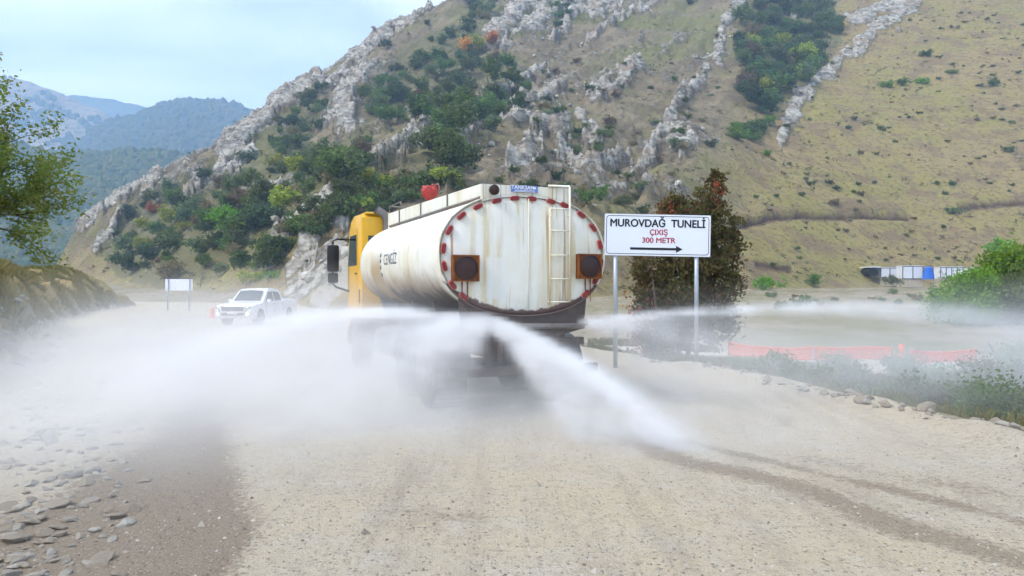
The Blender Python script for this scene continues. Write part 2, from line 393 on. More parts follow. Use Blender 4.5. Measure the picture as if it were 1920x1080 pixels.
# relief of the mountain: big ribs and gullies that run up to the right, terraced crags, knobbly ground
u = (XX * 0.86 - YY * 0.5); v = (XX * 0.5 + YY * 0.86)
relief = rough * lead * (6.5 * ridged2(u / 46, v / 150, 3) + 2.2 * ridged2(u / 13 + 3, v / 45, 4) + 1.5 * fbm2(u / 8, v / 18, 3)) + lead * (1.8 * fbm2(XX / 30, YY / 30, 4) + 0.5 * fbm2(XX / 6, YY / 6, 4, 0.6))
f1, f2, id1 = worley(u / 3.4 + 0.8 * brk, v / 9.0 + zb / 12 + 0.5 * brk); g1, g2, id2 = worley(u / 1.3 + 0.5 * brk, v / 3.2 + zb / 4)
crag = rock * lead * (1 - 0.55 * sstep(1220, 1340, PX)) * (2.6 * (0.15 + ridged2(u0 / 13, v0 / 40 + zb / 30, 4, 0.6)) + 1.3 * (0.3 + id1) * np.clip((f2 - f1) * 2.2, 0, 1) + 0.7 * (id2 - 0.3) + 2.0 * (0.2 + ridged2(u / 5, v / 15 + zb / 14, 5, 0.6)) + 1.2 * fbm2(u / 2.2, v / 5, 3, 0.6))
terrace = lead * (1 - rough) * 0.5 * np.sin(zb * 1.1 + 2.5 * fbm2(XX / 40, YY / 40, 3)) * sstep(-0.2, 0.4, fbm2(XX / 28 + 9, YY / 28, 3))
crest = np.exp(-((zb - 0) / 1e9))
Zmd = Zm + relief + crag + terrace - 2.6 * cut * lead - 0.5 * cutlow * lead + 0.5 * scree * fbm2(XX / 1.5, YY / 1.5, 2)
k = 1.5 + 0 * Zmd
hh = np.clip(0.5 + 0.5 * (Zmd - Zg) / k, 0, 1); ZZ = Zg * (1 - hh) + Zmd * hh + k * hh * (1 - hh) * 0.5
PYG = 540 - F * (ZZ - CAMH) / YY
_runmin = np.minimum.accumulate(PYG[8:], axis=0)
def drop_at(px, py):
    """where the sight line through pixel (px,py) first meets the ground"""
    j = int(np.clip(np.searchsorted(pxc, px), 1, len(pxc) - 1)); j = j if abs(pxc[j] - px) < abs(pxc[j - 1] - px) else j - 1
    i = int(np.searchsorted(-_runmin[:, j], -py)) + 8
    if i >= len(yr): return None
    return Vector(((px - 960) / F * yr[i], yr[i], ZZ[i, j]))
def zat(x, y):
    """ground height under (x,y)"""
    px = 960 + F * x / y; j = int(np.clip(np.searchsorted(pxc, px) - 1, 0, len(pxc) - 2)); i = int(np.clip(np.searchsorted(yr, y) - 1, 0, len(yr) - 2))
    a = min(1, max(0, (px - pxc[j]) / (pxc[j + 1] - pxc[j]))); b = min(1, max(0, (y - yr[i]) / (yr[i + 1] - yr[i])))
    return float((ZZ[i, j] * (1 - a) + ZZ[i, j + 1] * a) * (1 - b) + (ZZ[i + 1, j] * (1 - a) + ZZ[i + 1, j + 1] * a) * b)

# ---- stains on the road: damp wheel tracks and the darker, unsprayed patch
def world_stroke(P, hw, wob=0.25):
    n = fbm2(XX / 1.3, YY / 1.3, 4); return np.clip(1.2 - (np.abs(sdist(XX, YY, P)) + wob * n) / hw, 0, 1)
def gp(px, py): D = CAMH * F / (py - 540); return ((px - 960) / F * D, D)
near = YY < 60
damp = np.maximum.reduce([world_stroke([gp(1150, 810), gp(1290, 868), gp(1480, 905), gp(1700, 990), gp(1990, 1075)], 0.30), world_stroke([gp(1250, 820), gp(1450, 868), gp(1700, 925), gp(2000, 1000)], 0.2), world_stroke([gp(1500, 860), gp(1750, 905), gp(2000, 950)], 0.35, 0.6) * 0.6])
_bp = [(215, 850), (300, 800), (345, 735), (400, 720), (430, 800), (455, 900), (490, 1000), (430, 1080), (380, 1400), (-400, 1400), (-300, 1000), (60, 960)]
_jx = 960 + F * XX / YY + 34 * fbm2(XX / 0.7, YY / 0.7, 4); _jy = 540 + F * CAMH / YY + 16 * fbm2(XX / 0.9 + 9, YY / 0.9, 3)
brown = sum(in_poly(_jx + 26 * math.cos(a), _jy + 22 * math.sin(a), _bp).astype(float) for a in np.linspace(0, 6.28, 9)[:-1]) / 8
brown2 = sstep(0.25, 0.6, fbm2(XX / 1.9 + 21, YY / 1.1, 4)) * 0.55 * ((YY < 9) & (XX > -2)).astype(float)
brown = np.maximum(brown, brown2)
gravelband = np.clip(1.3 - np.abs(sdist(XX, YY, [(1.5, 34), (8, 30), (13, 27), (22, 26), (40, 30)])) / 3.2, 0, 1)

# ---- split the one sheet into its pieces of setting
def cls(Zmd, Zg, dl, dr, Y):
    r = np.full(Y.shape, 0); r[(dl < 0.1) & (dr < 0.1) & (Y < 104)] = 1; r[(dl >= 0.1) & (Y < 96)] = 2; r[(hh > 0.35)] = 3; return r
CL = cls(Zmd, Zg, dl, dr, YY)
nR, nC = PX.shape; ii, jj = np.meshgrid(np.arange(nR - 1), np.arange(nC - 1), indexing='ij')
quad = np.stack([ii * nC + jj, ii * nC + jj + 1, (ii + 1) * nC + jj + 1, (ii + 1) * nC + jj], -1).reshape(-1, 4)
fcl = CL[:-1, :-1].ravel()
Vall = np.stack([XX, YY, ZZ], -1).reshape(-1, 3)
AT = dict(rock=rock, scree=scree, wood=wood, cut=np.maximum(cut, 0.5 * cutlow), damp=damp, brown=brown, band=gravelband, rough=rough * lead, dl=dl, dr=dr)
def piece(name, c, mat):
    q = quad[fcl == c]; used = np.unique(q); rm = np.full(len(Vall), -1); rm[used] = np.arange(len(used))
    me = np_mesh(name, Vall[used], rm[q])
    for a, b in AT.items(): fattr(me, a, b.ravel()[used])
    return tag(link(name, me, mat), kind='structure')

# ---- materials of the ground
def mat_road():
    m, t, o = newmat('pale_gravel_road'); g = NT(t); v = g.obj()
    big = g.noise(v, 0.22, 5, 0.6); mid = g.noise(v, 1.6, 6, 0.65); fine = g.noise(v, 14, 5, 0.7)
    streak = g.noise(g.mapping(v, (2.2, 0.35, 1), rot=(0, 0, R(-18))), 1.2, 5, 0.6)
    c = g.mix(g.ramp(big, 0.35, 0.65), (0.49, 0.425, 0.32), (0.53, 0.44, 0.30))
    c = g.mix(g.math('MULTIPLY', g.ramp(streak, 0.45, 0.75), 0.55), c, (0.38, 0.32, 0.24))
    c = g.mix(g.math('MULTIPLY', g.ramp(mid, 0.5, 0.66), 0.5), c, (0.53, 0.48, 0.40)); c = g.mix(g.math('MULTIPLY', g.ramp(g.noise(g.mapping(v, (1, 0.45, 1), loc=(7, 3, 0)), 0.9, 7, 0.7), 0.54, 0.70), 0.42), c, (0.31, 0.25, 0.18))
    vo = g.n('ShaderNodeTexVoronoi', feature='F1'); g.l(v, vo.inputs['Vector']); vo.inputs['Scale'].default_value = 26
    peb = g.ramp(vo.outputs['Distance'], 0.42, 0.2)
    pc = g.sep(vo.outputs['Color'])
    sparse = g.math('GREATER_THAN', pc[0], 0.72)
    pm = g.math('MULTIPLY', peb, sparse)
    pcol = g.mix(pc[1], (0.20, 0.175, 0.14), (0.60, 0.55, 0.47))
    c = g.mix(g.math('MULTIPLY', pm, 0.7), c, pcol)
    br = g.math('MULTIPLY', g.ramp(g.math('ADD', g.attr('brown'), g.math('MULTIPLY', g.math('SUBTRACT', fine, 0.5), 1.8)), 0.2, 0.9), 0.88)
    c = g.mix(br, c, (0.225, 0.175, 0.125))
    dm = g.math('MULTIPLY', g.ramp(g.math('ADD', g.attr('damp'), g.math('MULTIPLY', g.math('SUBTRACT', fine, 0.5), 2.4)), 0.2, 1.0), 0.8)
    c = g.mix(g.math('MULTIPLY', dm, 0.9), c, (0.21, 0.155, 0.10))
    grain = g.noise(v, 55, 4, 0.75); coarse = g.noise(v, 5.5, 7, 0.75)
    c = g.mix(g.math('MULTIPLY', g.ramp(fine, 0.50, 0.66), 0.36), c, (0.25, 0.205, 0.15))
    c = g.mix(g.math('MULTIPLY', g.ramp(coarse, 0.52, 0.66), 0.35), c, (0.29, 0.24, 0.18))
    c = g.mix(g.math('MULTIPLY', g.ramp(grain, 0.52, 0.66), 0.42), c, (0.23, 0.19, 0.14))
    c = g.mix(g.math('MULTIPLY', g.ramp(grain, 0.46, 0.34), 0.45), c, (0.60, 0.55, 0.46))
    rutn = g.noise(g.mapping(v, (1.6, 0.10, 1), rot=(0, 0, R(20))), 1.4, 4, 0.6)
    c = g.mix(g.math('MULTIPLY', g.ramp(rutn, 0.52, 0.68), 0.3), c, (0.30, 0.25, 0.19))
    h = g.math('ADD', g.math('MULTIPLY', fine, 0.8), g.math('ADD', g.math('MULTIPLY', pm, 0.5), g.math('ADD', g.math('MULTIPLY', mid, 0.8), g.math('MULTIPLY', grain, 0.35))))
    g.bsdf(o, c, g.math('SUBTRACT', 0.95, g.math('MULTIPLY', dm, 0.3)), 0, g.bump(h, 0.9, 0.05), 0.2); return m
def mat_bank():
    m, t, o = newmat('dry_grass_bank'); g = NT(t); v = g.obj()
    a = g.noise(v, 0.35, 5, 0.6); b = g.noise(v, 2.5, 6, 0.65); f = g.noise(v, 16, 4, 0.7)
    c = g.mix(g.ramp(a, 0.4, 0.62), (0.30, 0.21, 0.085), (0.20, 0.19, 0.06)); c = g.mix(g.ramp(b, 0.5, 0.7), c, (0.34, 0.26, 0.12))
    toe = g.ramp(g.math('ADD', g.attr('dl'), g.math('MULTIPLY', g.math('SUBTRACT', b, 0.5), 2.6)), 0.9, 0.1)
    c = g.mix(toe, c, g.mix(f, (0.22, 0.18, 0.135), (0.42, 0.37, 0.30)))
    g.bsdf(o, c, 0.95, 0, g.bump(g.math('ADD', b, g.math('MULTIPLY', f, 0.4)), 0.7, 0.12), 0.1); return m
def mat_flat():
    m, t, o = newmat('valley_floor'); g = NT(t); v = g.obj()
    a = g.noise(v, 0.09, 6, 0.6); b = g.noise(v, 0.9, 6, 0.65); f = g.noise(v, 9, 5, 0.7)
    c = g.mix(g.ramp(a, 0.42, 0.6), (0.30, 0.245, 0.18), (0.20, 0.18, 0.09)); c = g.mix(g.ramp(b, 0.5, 0.68), c, (0.155, 0.15, 0.065))
    c = g.mix(g.math('MULTIPLY', g.ramp(f, 0.5, 0.7), 0.5), c, (0.42, 0.37, 0.30))
    c = g.mix(g.ramp(g.math('ADD', g.attr('band'), g.math('MULTIPLY', g.math('SUBTRACT', b, 0.5), 0.6)), 0.3, 0.7), c, (0.48, 0.42, 0.34))
    g.bsdf(o, c, 0.95, 0, g.bump(g.math('ADD', b, g.math('MULTIPLY', f, 0.3)), 0.6, 0.1), 0.1); return m
def mat_mountain():
    m, t, o = newmat('limestone_mountain'); g = NT(t); v = g.obj()
    a = g.noise(v, 0.022, 6, 0.6); b = g.noise(v, 0.11, 6, 0.62); f = g.noise(v, 0.8, 6, 0.68); ff = g.noise(v, 3.5, 4, 0.7)
    geo = g.n('ShaderNodeNewGeometry'); nzv = g.sep(geo.outputs['Normal'])[2]
    rough = g.attr('rough')
    gr = g.mix(g.ramp(a, 0.40, 0.60), (0.30, 0.225, 0.10), (0.27, 0.23, 0.075))
    gr = g.mix(g.ramp(b, 0.48, 0.62), gr, (0.22, 0.155, 0.085))
    gb = g.mix(g.ramp(b, 0.42, 0.58), (0.235, 0.19, 0.12), (0.165, 0.128, 0.085)); gb = g.mix(g.ramp(a, 0.47, 0.58), gb, (0.165, 0.16, 0.06))
    c = g.mix(rough, gr, gb)
    c = g.mix(g.math('MULTIPLY', g.ramp(f, 0.50, 0.60), 0.7), c, (0.125, 0.10, 0.05))
    c = g.mix(g.math('MULTIPLY', g.ramp(ff, 0.54, 0.66), 0.55), c, (0.40, 0.33, 0.185))
    # trampled stock terraces
    st = g.noise(g.mapping(v, (0.25, 0.25, 4.0)), 0.35, 4, 0.6)
    c = g.mix(g.math('MULTIPLY', g.ramp(st, 0.52, 0.62), 0.35), c, (0.20, 0.15, 0.085))
    # limestone
    stz = g.noise(g.mapping(v, (0.30, 0.09, 0.55), rot=(R(20), R(-35), R(30))), 0.8, 9, 0.72, 1.2)
    vo = g.voro(g.mapping(v, (0.5, 0.28, 0.5), rot=(R(10), R(-30), R(25))), 0.8, 'DISTANCE_TO_EDGE')
    rk = g.mix(g.ramp(stz, 0.36, 0.62), (0.17, 0.15, 0.125), (0.56, 0.52, 0.44)); rk = g.mix(g.math('MULTIPLY', g.ramp(vo, 0.05, 0.0), 0.25), rk, (0.13, 0.115, 0.095))
    rk = g.mix(g.math('MULTIPLY', g.ramp(b, 0.47, 0.66), 0.6), rk, (0.33, 0.245, 0.165)); rk = g.mix(g.math('MULTIPLY', g.ramp(g.noise(v, 0.25, 5, 0.65), 0.50, 0.66), 0.55), rk, (0.15, 0.13, 0.10))
    rm = g.ramp(g.math('ADD', g.attr('rock'), g.math('MULTIPLY', g.math('SUBTRACT', f, 0.5), 2.0)), 0.25, 0.75)
    c = g.mix(g.math('MULTIPLY', g.ramp(g.math('ADD', g.attr('scree'), g.math('MULTIPLY', g.math('SUBTRACT', f, 0.5), 0.9)), 0.25, 0.7), 0.9), c, g.mix(ff, (0.30, 0.27, 0.225), (0.50, 0.46, 0.39)))
    c = g.mix(rm, c, rk)
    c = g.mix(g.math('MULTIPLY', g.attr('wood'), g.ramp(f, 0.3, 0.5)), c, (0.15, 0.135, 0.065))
    c = g.mix(g.ramp(g.attr('cut'), 0.1, 0.6), c, (0.11, 0.07, 0.045))
    hgt = g.math('ADD', g.math('MULTIPLY', f, 0.7), g.math('MULTIPLY', rm, g.math('ADD', stz, g.math('MULTIPLY', g.ramp(vo, 0.0, 0.08), 0.2))))
    g.bsdf(o, c, 0.95, 0, g.bump(hgt, 0.8, 0.9), 0.15); return m
M_road = mat_road(); M_bank = mat_bank(); M_flat = mat_flat(); M_mtn = mat_mountain()
ground = piece('ground', 0, M_flat); road = piece('road', 1, M_road); bank = piece('bank', 2, M_bank); mountain = piece('hillside', 3, M_mtn)
# the land goes on beyond, out to the horizon
plain = tag(MB().add([(-5000, -5000, -12), (5000, -5000, -12), (5000, 6000, -12), (-5000, 6000, -12)], [(0, 1, 2, 3)]).build('terrain', M_flat), kind='structure')
back = np.array([(-60, -60, -0.06), (60, -60, -0.06), (60, 1.3, -0.06), (-60, 1.3, -0.06)])
tag(MB().add(back, [(0, 1, 2, 3)]).build('road', M_road), kind='structure')

# ------------------------------------------------------------------ far wooded hills
def mat_far(name, cols):
    m, t, o = newmat(name); g = NT(t); v = g.obj()
    a = g.noise(v, 0.006, 5, 0.6); b = g.noise(v, 0.05, 6, 0.7)
    c = g.mix(g.ramp(a, 0.42, 0.6), cols[0], cols[1]); c = g.mix(g.ramp(b, 0.48, 0.64), c, cols[2])
    g.bsdf(o, c, 1.0, 0, g.bump(b, 0.8, 6.0), 0.0); return m
M_farw = mat_far('far_wood_floor', [(0.07, 0.09, 0.035), (0.12, 0.115, 0.045), (0.05, 0.06, 0.03)])
M_farm = mat_far('far_meadow', [(0.33, 0.25, 0.16), (0.26, 0.19, 0.11), (0.10, 0.10, 0.05)])
M_crown = leafmat('far_crowns', [(0.045, 0.07, 0.03), (0.06, 0.085, 0.03), (0.10, 0.115, 0.035), (0.15, 0.13, 0.04), (0.13, 0.08, 0.035)], 0.1)
_ico = bmesh.new(); bmesh.ops.create_icosphere(_ico, subdivisions=1, radius=1.0)
ICO_V = np.array([v.co[:] for v in _ico.verts]); ICO_F = np.array([[v.index for v in f.verts] for f in _ico.faces]); _ico.free()
def blob_mass(name, P, S, mat, seed, parent=None):
    r = np.random.default_rng(seed); n = len(P); nv = len(ICO_V)
    V = ICO_V[None] * (0.72 + 0.56 * r.random((n, nv, 1))) * S[:, None, :]
    V = V + P[:, None, :]; Fc = ICO_F[None] + (np.arange(n) * nv)[:, None, None]
    o = link(name, np_mesh(name, V.reshape(-1, 3), Fc.reshape(-1, 3), False), mat, parent); return o
def far_hill(name, ridge, D1, D0, foot, mat, seed, wood, amp=14):
    """a hill side: its skyline through the points of ridge at distance D1, its foot at distance D0"""
    pxs = np.linspace(ridge[0][0], ridge[-1][0], 170); rp = np.interp(pxs, [p[0] for p in ridge], [p[1] for p in ridge])
    zt = CAMH - (rp - 540) / F * D1; T = np.linspace(0, 1.25, 90)
    PXf, TT = np.meshgrid(pxs, T); D = D0 + (D1 - D0) * TT; X = (PXf - 960) / F * D
    prof = np.where(TT <= 1, TT ** 1.15, 1 - (TT - 1) * 1.5)
    Z = foot + (zt[None] - foot) * prof
    nfade = sstep(0, 0.12, TT)
    Z = Z + nfade * (amp * (ridged2(X / 190 + seed, D / 260, 4) - 0.45) * (0.25 + 0.75 * np.clip(np.abs(TT - 1) * 3, 0, 1)) + 0.2 * amp * fbm2(X / 40, D / 40, 4))
    V = np.stack([X, D, Z], -1).reshape(-1, 3); nr, nc = X.shape; a, b = np.meshgrid(np.arange(nr - 1), np.arange(nc - 1), indexing='ij')
    q = np.stack([a * nc + b, a * nc + b + 1, (a + 1) * nc + b + 1, (a + 1) * nc + b], -1).reshape(-1, 4)
    o = tag(link(name, np_mesh(name, V, q), mat), kind='structure')
    if wood:
        r = np.random.default_rng(seed); n = wood[0]
        ip = r.random(n) * (nc - 1.01); it = r.random(n) * (nr * 0.8 - 1.01) + nr * 0.02; i0 = it.astype(int); j0 = ip.astype(int); fi = (it - i0)[:, None]; fj = (ip - j0)[:, None]
        G = V.reshape(nr, nc, 3); P = (G[i0, j0] * (1 - fj) + G[i0, j0 + 1] * fj) * (1 - fi) + (G[i0 + 1, j0] * (1 - fj) + G[i0 + 1, j0 + 1] * fj) * fi
        keep = fbm2(P[:, 0] / 110 + seed, P[:, 1] / 150, 4) > wood[2]; P = P[keep]; n = len(P)
        s = wood[1] * (0.6 + 0.8 * r.random((n, 1))); S = s * np.array([[1, 1, 1.15]]); P = P + np.array([[0, 0, 1]]) * s * 0.55
        tag(blob_mass('wood', P, S, M_crown, seed), wood[3], 'wood', kind='stuff')
    return o
far_hill('hill', [(-500, 150), (-120, 142), (0, 140), (90, 165), (180, 205), (250, 248), (420, 330), (600, 420)], 2000, 1300, 40, M_farm, 3, (5000, 7, 0.12, 'scattered dark trees on the distant bare brown hill at far left'), 40)
far_hill('hill', [(-300, 260), (60, 190), (140, 178), (210, 186), (270, 200), (330, 222), (430, 260), (700, 380)], 2900, 2150, 60, M_farw, 5, None, 40)
far_hill('hill', [(-250, 420), (60, 330), (200, 235), (245, 222), (310, 200), (345, 195), (420, 194), (455, 205), (492, 226), (560, 262), (760, 330), (980, 420)], 1750, 1000, 6, M_farw, 8, (22000, 8.0, -0.42, 'blue hazy wood covering the distant flat-topped hill'), 32)
far_hill('hill', [(-350, 250), (0, 262), (110, 300), (190, 292), (280, 288), (330, 292), (420, 330), (600, 420)], 1000, 560, 0, M_farw, 12, (17000, 4.6, -0.5, 'green and yellow wood on the lower valley slope at left'), 26)
# ------------------------------------------------------------------ the water tanker
TH = R(22.0)                                    # heading, turned left of straight away
hd = Vector((-math.sin(TH), math.cos(TH), 0)); rt = Vector((math.cos(TH), math.sin(TH), 0))
TP = Vector((0.20, 11.0, 0))                    # ground under the middle of the tank's rear end
def rearp(px, py, yl=0.0):
    """photo pixel -> (x, z) on the truck's cross plane yl metres ahead of the rear end"""
    d = Vector(((px - 960) / F, 1.0, (540 - py) / F)); o = TP + hd * yl
    t = o.dot(hd) / d.dot(hd); p = d * t; return ((p - TP).dot(rt), p.z + CAMH)
xl, zc1 = rearp(825, 475); xr, zc2 = rearp(1135, 482)
A = (xr - xl) / 2; XC = (xr + xl) / 2; ztop = rearp(982, 364)[1]; zbot = rearp(985, 592)[1]; B = (ztop - zbot) / 2; ZC = (ztop + zbot) / 2
TP = TP + rt * XC                               # so that the tank's own axis is x = 0
LT = 6.0                                        # length of the tank
truck = empty('tanker_truck', TP, TH, 'water tanker truck with yellow cab and rust-streaked white tank spraying the road', 'truck')

def mat_tank():
    m, t, o = newmat('stained_white_paint'); g = NT(t); v = g.obj(); s = g.sep(v)
    z = g.math('SUBTRACT', s[2], ZC)
    n1 = g.noise(v, 1.1, 6, 0.65); n2 = g.noise(v, 7, 5, 0.65); n3 = g.noise(v, 30, 3, 0.6)
    c = g.mix(g.ramp(n1, 0.35, 0.7), (0.84, 0.825, 0.74), (0.78, 0.74, 0.58))
    run = g.noise(g.mapping(v, (4.5, 1.3, 0.25)), 1.0, 6, 0.65, 0.4); rearm = g.math('MULTIPLY_ADD', g.ramp(s[1], 0.3, 0.12), 0.65, 0.35)                       # streaks that ran down from the top
    c = g.mix(g.math('MULTIPLY', g.math('MULTIPLY', g.ramp(run, 0.49, 0.68), rearm), g.math('MULTIPLY_ADD', n1, 0.9, 0.25)), c, (0.60, 0.46, 0.20))
    run2 = g.noise(g.mapping(v, (14.0, 7.0, 0.35), loc=(4, 2, 1)), 1.0, 4, 0.6)
    c = g.mix(g.math('MULTIPLY', g.math('MULTIPLY', g.ramp(run2, 0.57, 0.70), rearm), 0.8), c, (0.38, 0.19, 0.06))
    # mud that splashed up from the wheels, ragged upper edge
    up = g.math('ADD', z, g.math('MULTIPLY', g.math('SUBTRACT', g.noise(g.mapping(v, (1, 1, 0.6)), 2.2, 6, 0.7), 0.5), 0.55))
    side = g.math('MULTIPLY', g.ramp(s[1], 0.15, 0.5), g.ramp(up, -0.08, -0.55))
    c = g.mix(g.math('MULTIPLY', side, 0.85), c, (0.30, 0.20, 0.11))
    side2 = g.math('MULTIPLY', g.ramp(s[1], 0.15, 0.5), g.ramp(up, -0.44, -0.62))
    c = g.mix(side2, c, (0.055, 0.04, 0.03))
    # the big brown wash ahead of the lettering
    bx = g.math('ABSOLUTE', g.math('ADD', g.math('SUBTRACT', s[1], 4.25), g.math('MULTIPLY', g.math('SUBTRACT', n1, 0.5), 0.7)))
    c = g.mix(g.math('MULTIPLY', g.math('MULTIPLY', g.ramp(bx, 0.62, 0.25), g.ramp(z, 0.32, -0.20)), 0.9), c, (0.44, 0.30, 0.13))
    # rear end: paint gone along the bottom edge
    rear = g.ramp(s[1], 0.16, 0.1)
    rx = g.math('ADD', z, g.math('MULTIPLY', g.math('SUBTRACT', n2, 0.5), 0.16))
    xx2 = g.math('MULTIPLY', g.math('MULTIPLY', s[0], s[0]), 0.27)
    c = g.mix(g.math('MULTIPLY', rear, g.ramp(g.math('SUBTRACT', rx, xx2), -0.80 * B / 0.88 + 0.015, -0.80 * B / 0.88 - 0.015)), c, g.mix(n3, (0.10, 0.055, 0.045), (0.20, 0.12, 0.10)))
    c = g.mix(g.math('MULTIPLY', g.ramp(n2, 0.70, 0.78), 0.7), c, (0.30, 0.15, 0.06))
    c = g.mix(g.math('MULTIPLY', g.ramp(n3, 0.70, 0.75), 0.6), c, (0.12, 0.09, 0.06))
    # a square that was painted over, left of the middle
    pa_, pb_ = rearp(912, 482), rearp(952, 560); mx_ = g.math('ABSOLUTE', g.math('SUBTRACT', s[0], (pa_[0] + pb_[0]) / 2 )); mz_ = g.math('ABSOLUTE', g.math('SUBTRACT', s[2], (pa_[1] + pb_[1]) / 2))
    pt_ = g.math('MULTIPLY', g.math('MULTIPLY', g.ramp(mx_, abs(pb_[0] - pa_[0]) / 2 + 0.02, abs(pb_[0] - pa_[0]) / 2 - 0.02), g.ramp(mz_, abs(pb_[1] - pa_[1]) / 2 + 0.02, abs(pb_[1] - pa_[1]) / 2 - 0.02)), rear)
    c = g.mix(g.math('MULTIPLY', pt_, 0.75), c, (0.78, 0.77, 0.70))
    g.bsdf(o, c, g.math('MULTIPLY_ADD', n1, 0.3, 0.28), 0, g.bump(g.math('ADD', g.math('MULTIPLY', n1, 2.0), n2), 0.12, 0.03), 0.45); return m
M_tank = mat_tank()
M_yel = simple('yellow_cab_paint', (0.78, 0.43, 0.012), 0.35, 0, 0.08, 3, 0, 0.5, 0.35, (0.40, 0.26, 0.08))
M_blk = simple('black_plastic', (0.018, 0.018, 0.02), 0.5, 0, 0.3, 20)
M_rub = simple('tyre_rubber', (0.028, 0.027, 0.026), 0.85, 0, 0.3, 12, 0.2, 0.2, 0.5, (0.20, 0.16, 0.11))
M_steel = simple('dirty_steel', (0.24, 0.22, 0.20), 0.5, 0.6, 0.25, 9, 0.1, 0.4, 0.6, (0.16, 0.10, 0.06))
M_chas = simple('muddy_chassis', (0.07, 0.05, 0.042), 0.8, 0, 0.4, 8, 0.2, 0.2, 0.7, (0.17, 0.12, 0.085))
M_rust = simple('rusted_signal_box', (0.24, 0.075, 0.014), 0.75, 0, 0.35, 9, 0.15, 0.3, 0.8, (0.12, 0.035, 0.012))
M_lens = simple('burnt_dark_lens', (0.030, 0.008, 0.005), 0.5, 0, 0.5, 8, 0.0, 0.5, 0.4, (0.07, 0.016, 0.008))
M_redl = simple('red_marker_lens', (0.24, 0.012, 0.012), 0.3, 0, 0.25, 30, 0, 0.5, 0.25, (0.12, 0.02, 0.015))
M_redbase = simple('pale_red_rim', (0.62, 0.25, 0.20), 0.6, 0, 0.15, 20)
M_redp = simple('red_monitor_paint', (0.42, 0.035, 0.025), 0.45, 0, 0.2, 9, 0.05, 0.5, 0.3, (0.2, 0.06, 0.04))
M_glass = simple('dark_cab_glass', (0.012, 0.014, 0.016), 0.08, 0, 0.1, 2, 0, 0.6)
M_cream = simple('cream_paint', (0.70, 0.67, 0.56), 0.5, 0, 0.08, 5, 0.05, 0.4, 0.6, (0.40, 0.25, 0.10))
M_blue = simple('blue_plate', (0.10, 0.19, 0.52), 0.4, 0, 0.1, 8, 0, 0.4, 0.15, (0.4, 0.45, 0.6))
M_wht = simple('white_lettering', (0.78, 0.79, 0.80), 0.5, 0, 0.05, 5)
M_navy = simple('faded_navy_lettering', (0.035, 0.055, 0.11), 0.6, 0, 0.35, 14, 0, 0.3, 0.3, (0.3, 0.32, 0.34))

def sup(a, b, th, n=2.25):
    c, s = math.cos(th), math.sin(th); return a * math.copysign(abs(c) ** (2 / n), c), b * math.copysign(abs(s) ** (2 / n), s)
NS = 96
def ring(y, k, dz=0.0): return [Vector((sup(A * k, B * k, 2 * math.pi * i / NS)[0], y, ZC + dz + sup(A * k, B * k, 2 * math.pi * i / NS)[1])) for i in range(NS)]
def soft(k0): return 1 - (1 - k0)
# shell: dished rear end, seam, dished front end
tank = MB()
rear_prof = [(0.0, 0.02), (0.004, 0.35), (0.012, 0.65), (0.028, 0.85), (0.05, 0.94), (0.075, 0.975), (0.11, 0.992), (0.17, 1.0)]
front_prof = [(LT - 0.30, 1.0), (LT - 0.20, 0.985), (LT - 0.11, 0.955), (LT - 0.04, 0.90), (LT, 0.80), (LT + 0.05, 0.5), (LT + 0.07, 0.05)]
rings = [ring(y, k_) for y, k_ in rear_prof] + [ring(1.0, 1.0), ring(1.395, 1.0), ring(1.40, 1.004), ring(1.43, 1.004), ring(1.435, 1.0), ring(3.0, 1.0), ring(4.6, 1.0), ring(4.605, 1.004), ring(4.63, 1.004), ring(4.635, 1.0)] + [ring(y, k_) for y, k_ in front_prof]
tank.loft(rings, True); tank_o = tank.build('tank', M_tank, truck, auto=28)
MB().tube([(0.04, 0.006, ZC + B * 0.93), (0.04, -0.002, ZC), (0.04, 0.006, ZC - B * 0.93)], 0.008, 6).build('weld_seam', M_tank, tank_o, smooth=True)
rim = MB(); rr = [ring(0.045, 0.992), ring(0.025, 1.006), ring(0.06, 1.014), ring(0.10, 1.006), ring(0.10, 0.99)]; rim.loft(rr, False); rim.build('rim', M_tank, tank_o, smooth=True)
# red marker lamps round the rear end, where the photograph has them
marks = [(844,431),(867,404),(898,387),(933,376),(967,371),(999,372),(1035,377),(1060,384),(1092,402),(1115,426),(1128,458),(1129,493),(1120,525),(1100,551),(832,465),(832,499),(848,535),(868,558)]
mk_b = MB(); mk_l = MB()
def capsule(l, r, d, y0):
    P = [(l * s + r * math.cos(a + (0 if s > 0 else math.pi)), r * math.sin(a + (0 if s > 0 else math.pi))) for s in (1, -1) for a in np.linspace(-math.pi / 2, math.pi / 2, 7)]
    m = MB(); n = len(P)
    m.loft([[Vector((u, y0, v_)) for u, v_ in P], [Vector((u, y0 - d * 0.7, v_)) for u, v_ in P], [Vector((u * 0.86, y0 - d, v_ * 0.8)) for u, v_ in P]], True); return m
mb_base = capsule(0.042, 0.038, 0.02, 0.03).mesh('marker_base'); mb_lens = capsule(0.038, 0.030, 0.05, 0.03).mesh('marker_lens')
mb_base.materials.append(M_redbase); mb_lens.materials.append(M_redl)
for px, py in marks:
    x, z = rearp(px, py); x -= 0; ang = math.atan2((z - ZC) / B ** 2, (x) / A ** 2) - math.pi / 2
    kk = 0.955 / max(1e-6, ((abs(x) / A) ** 2.25 + (abs(z - ZC) / B) ** 2.25) ** (1 / 2.25)); kk = min(kk, 1.0)
    o = link('marker_lamp', mb_base, None, truck, (x * kk, 0.02, ZC + (z - ZC) * kk), (0, -ang, 0)); link('lens', mb_lens, None, o)
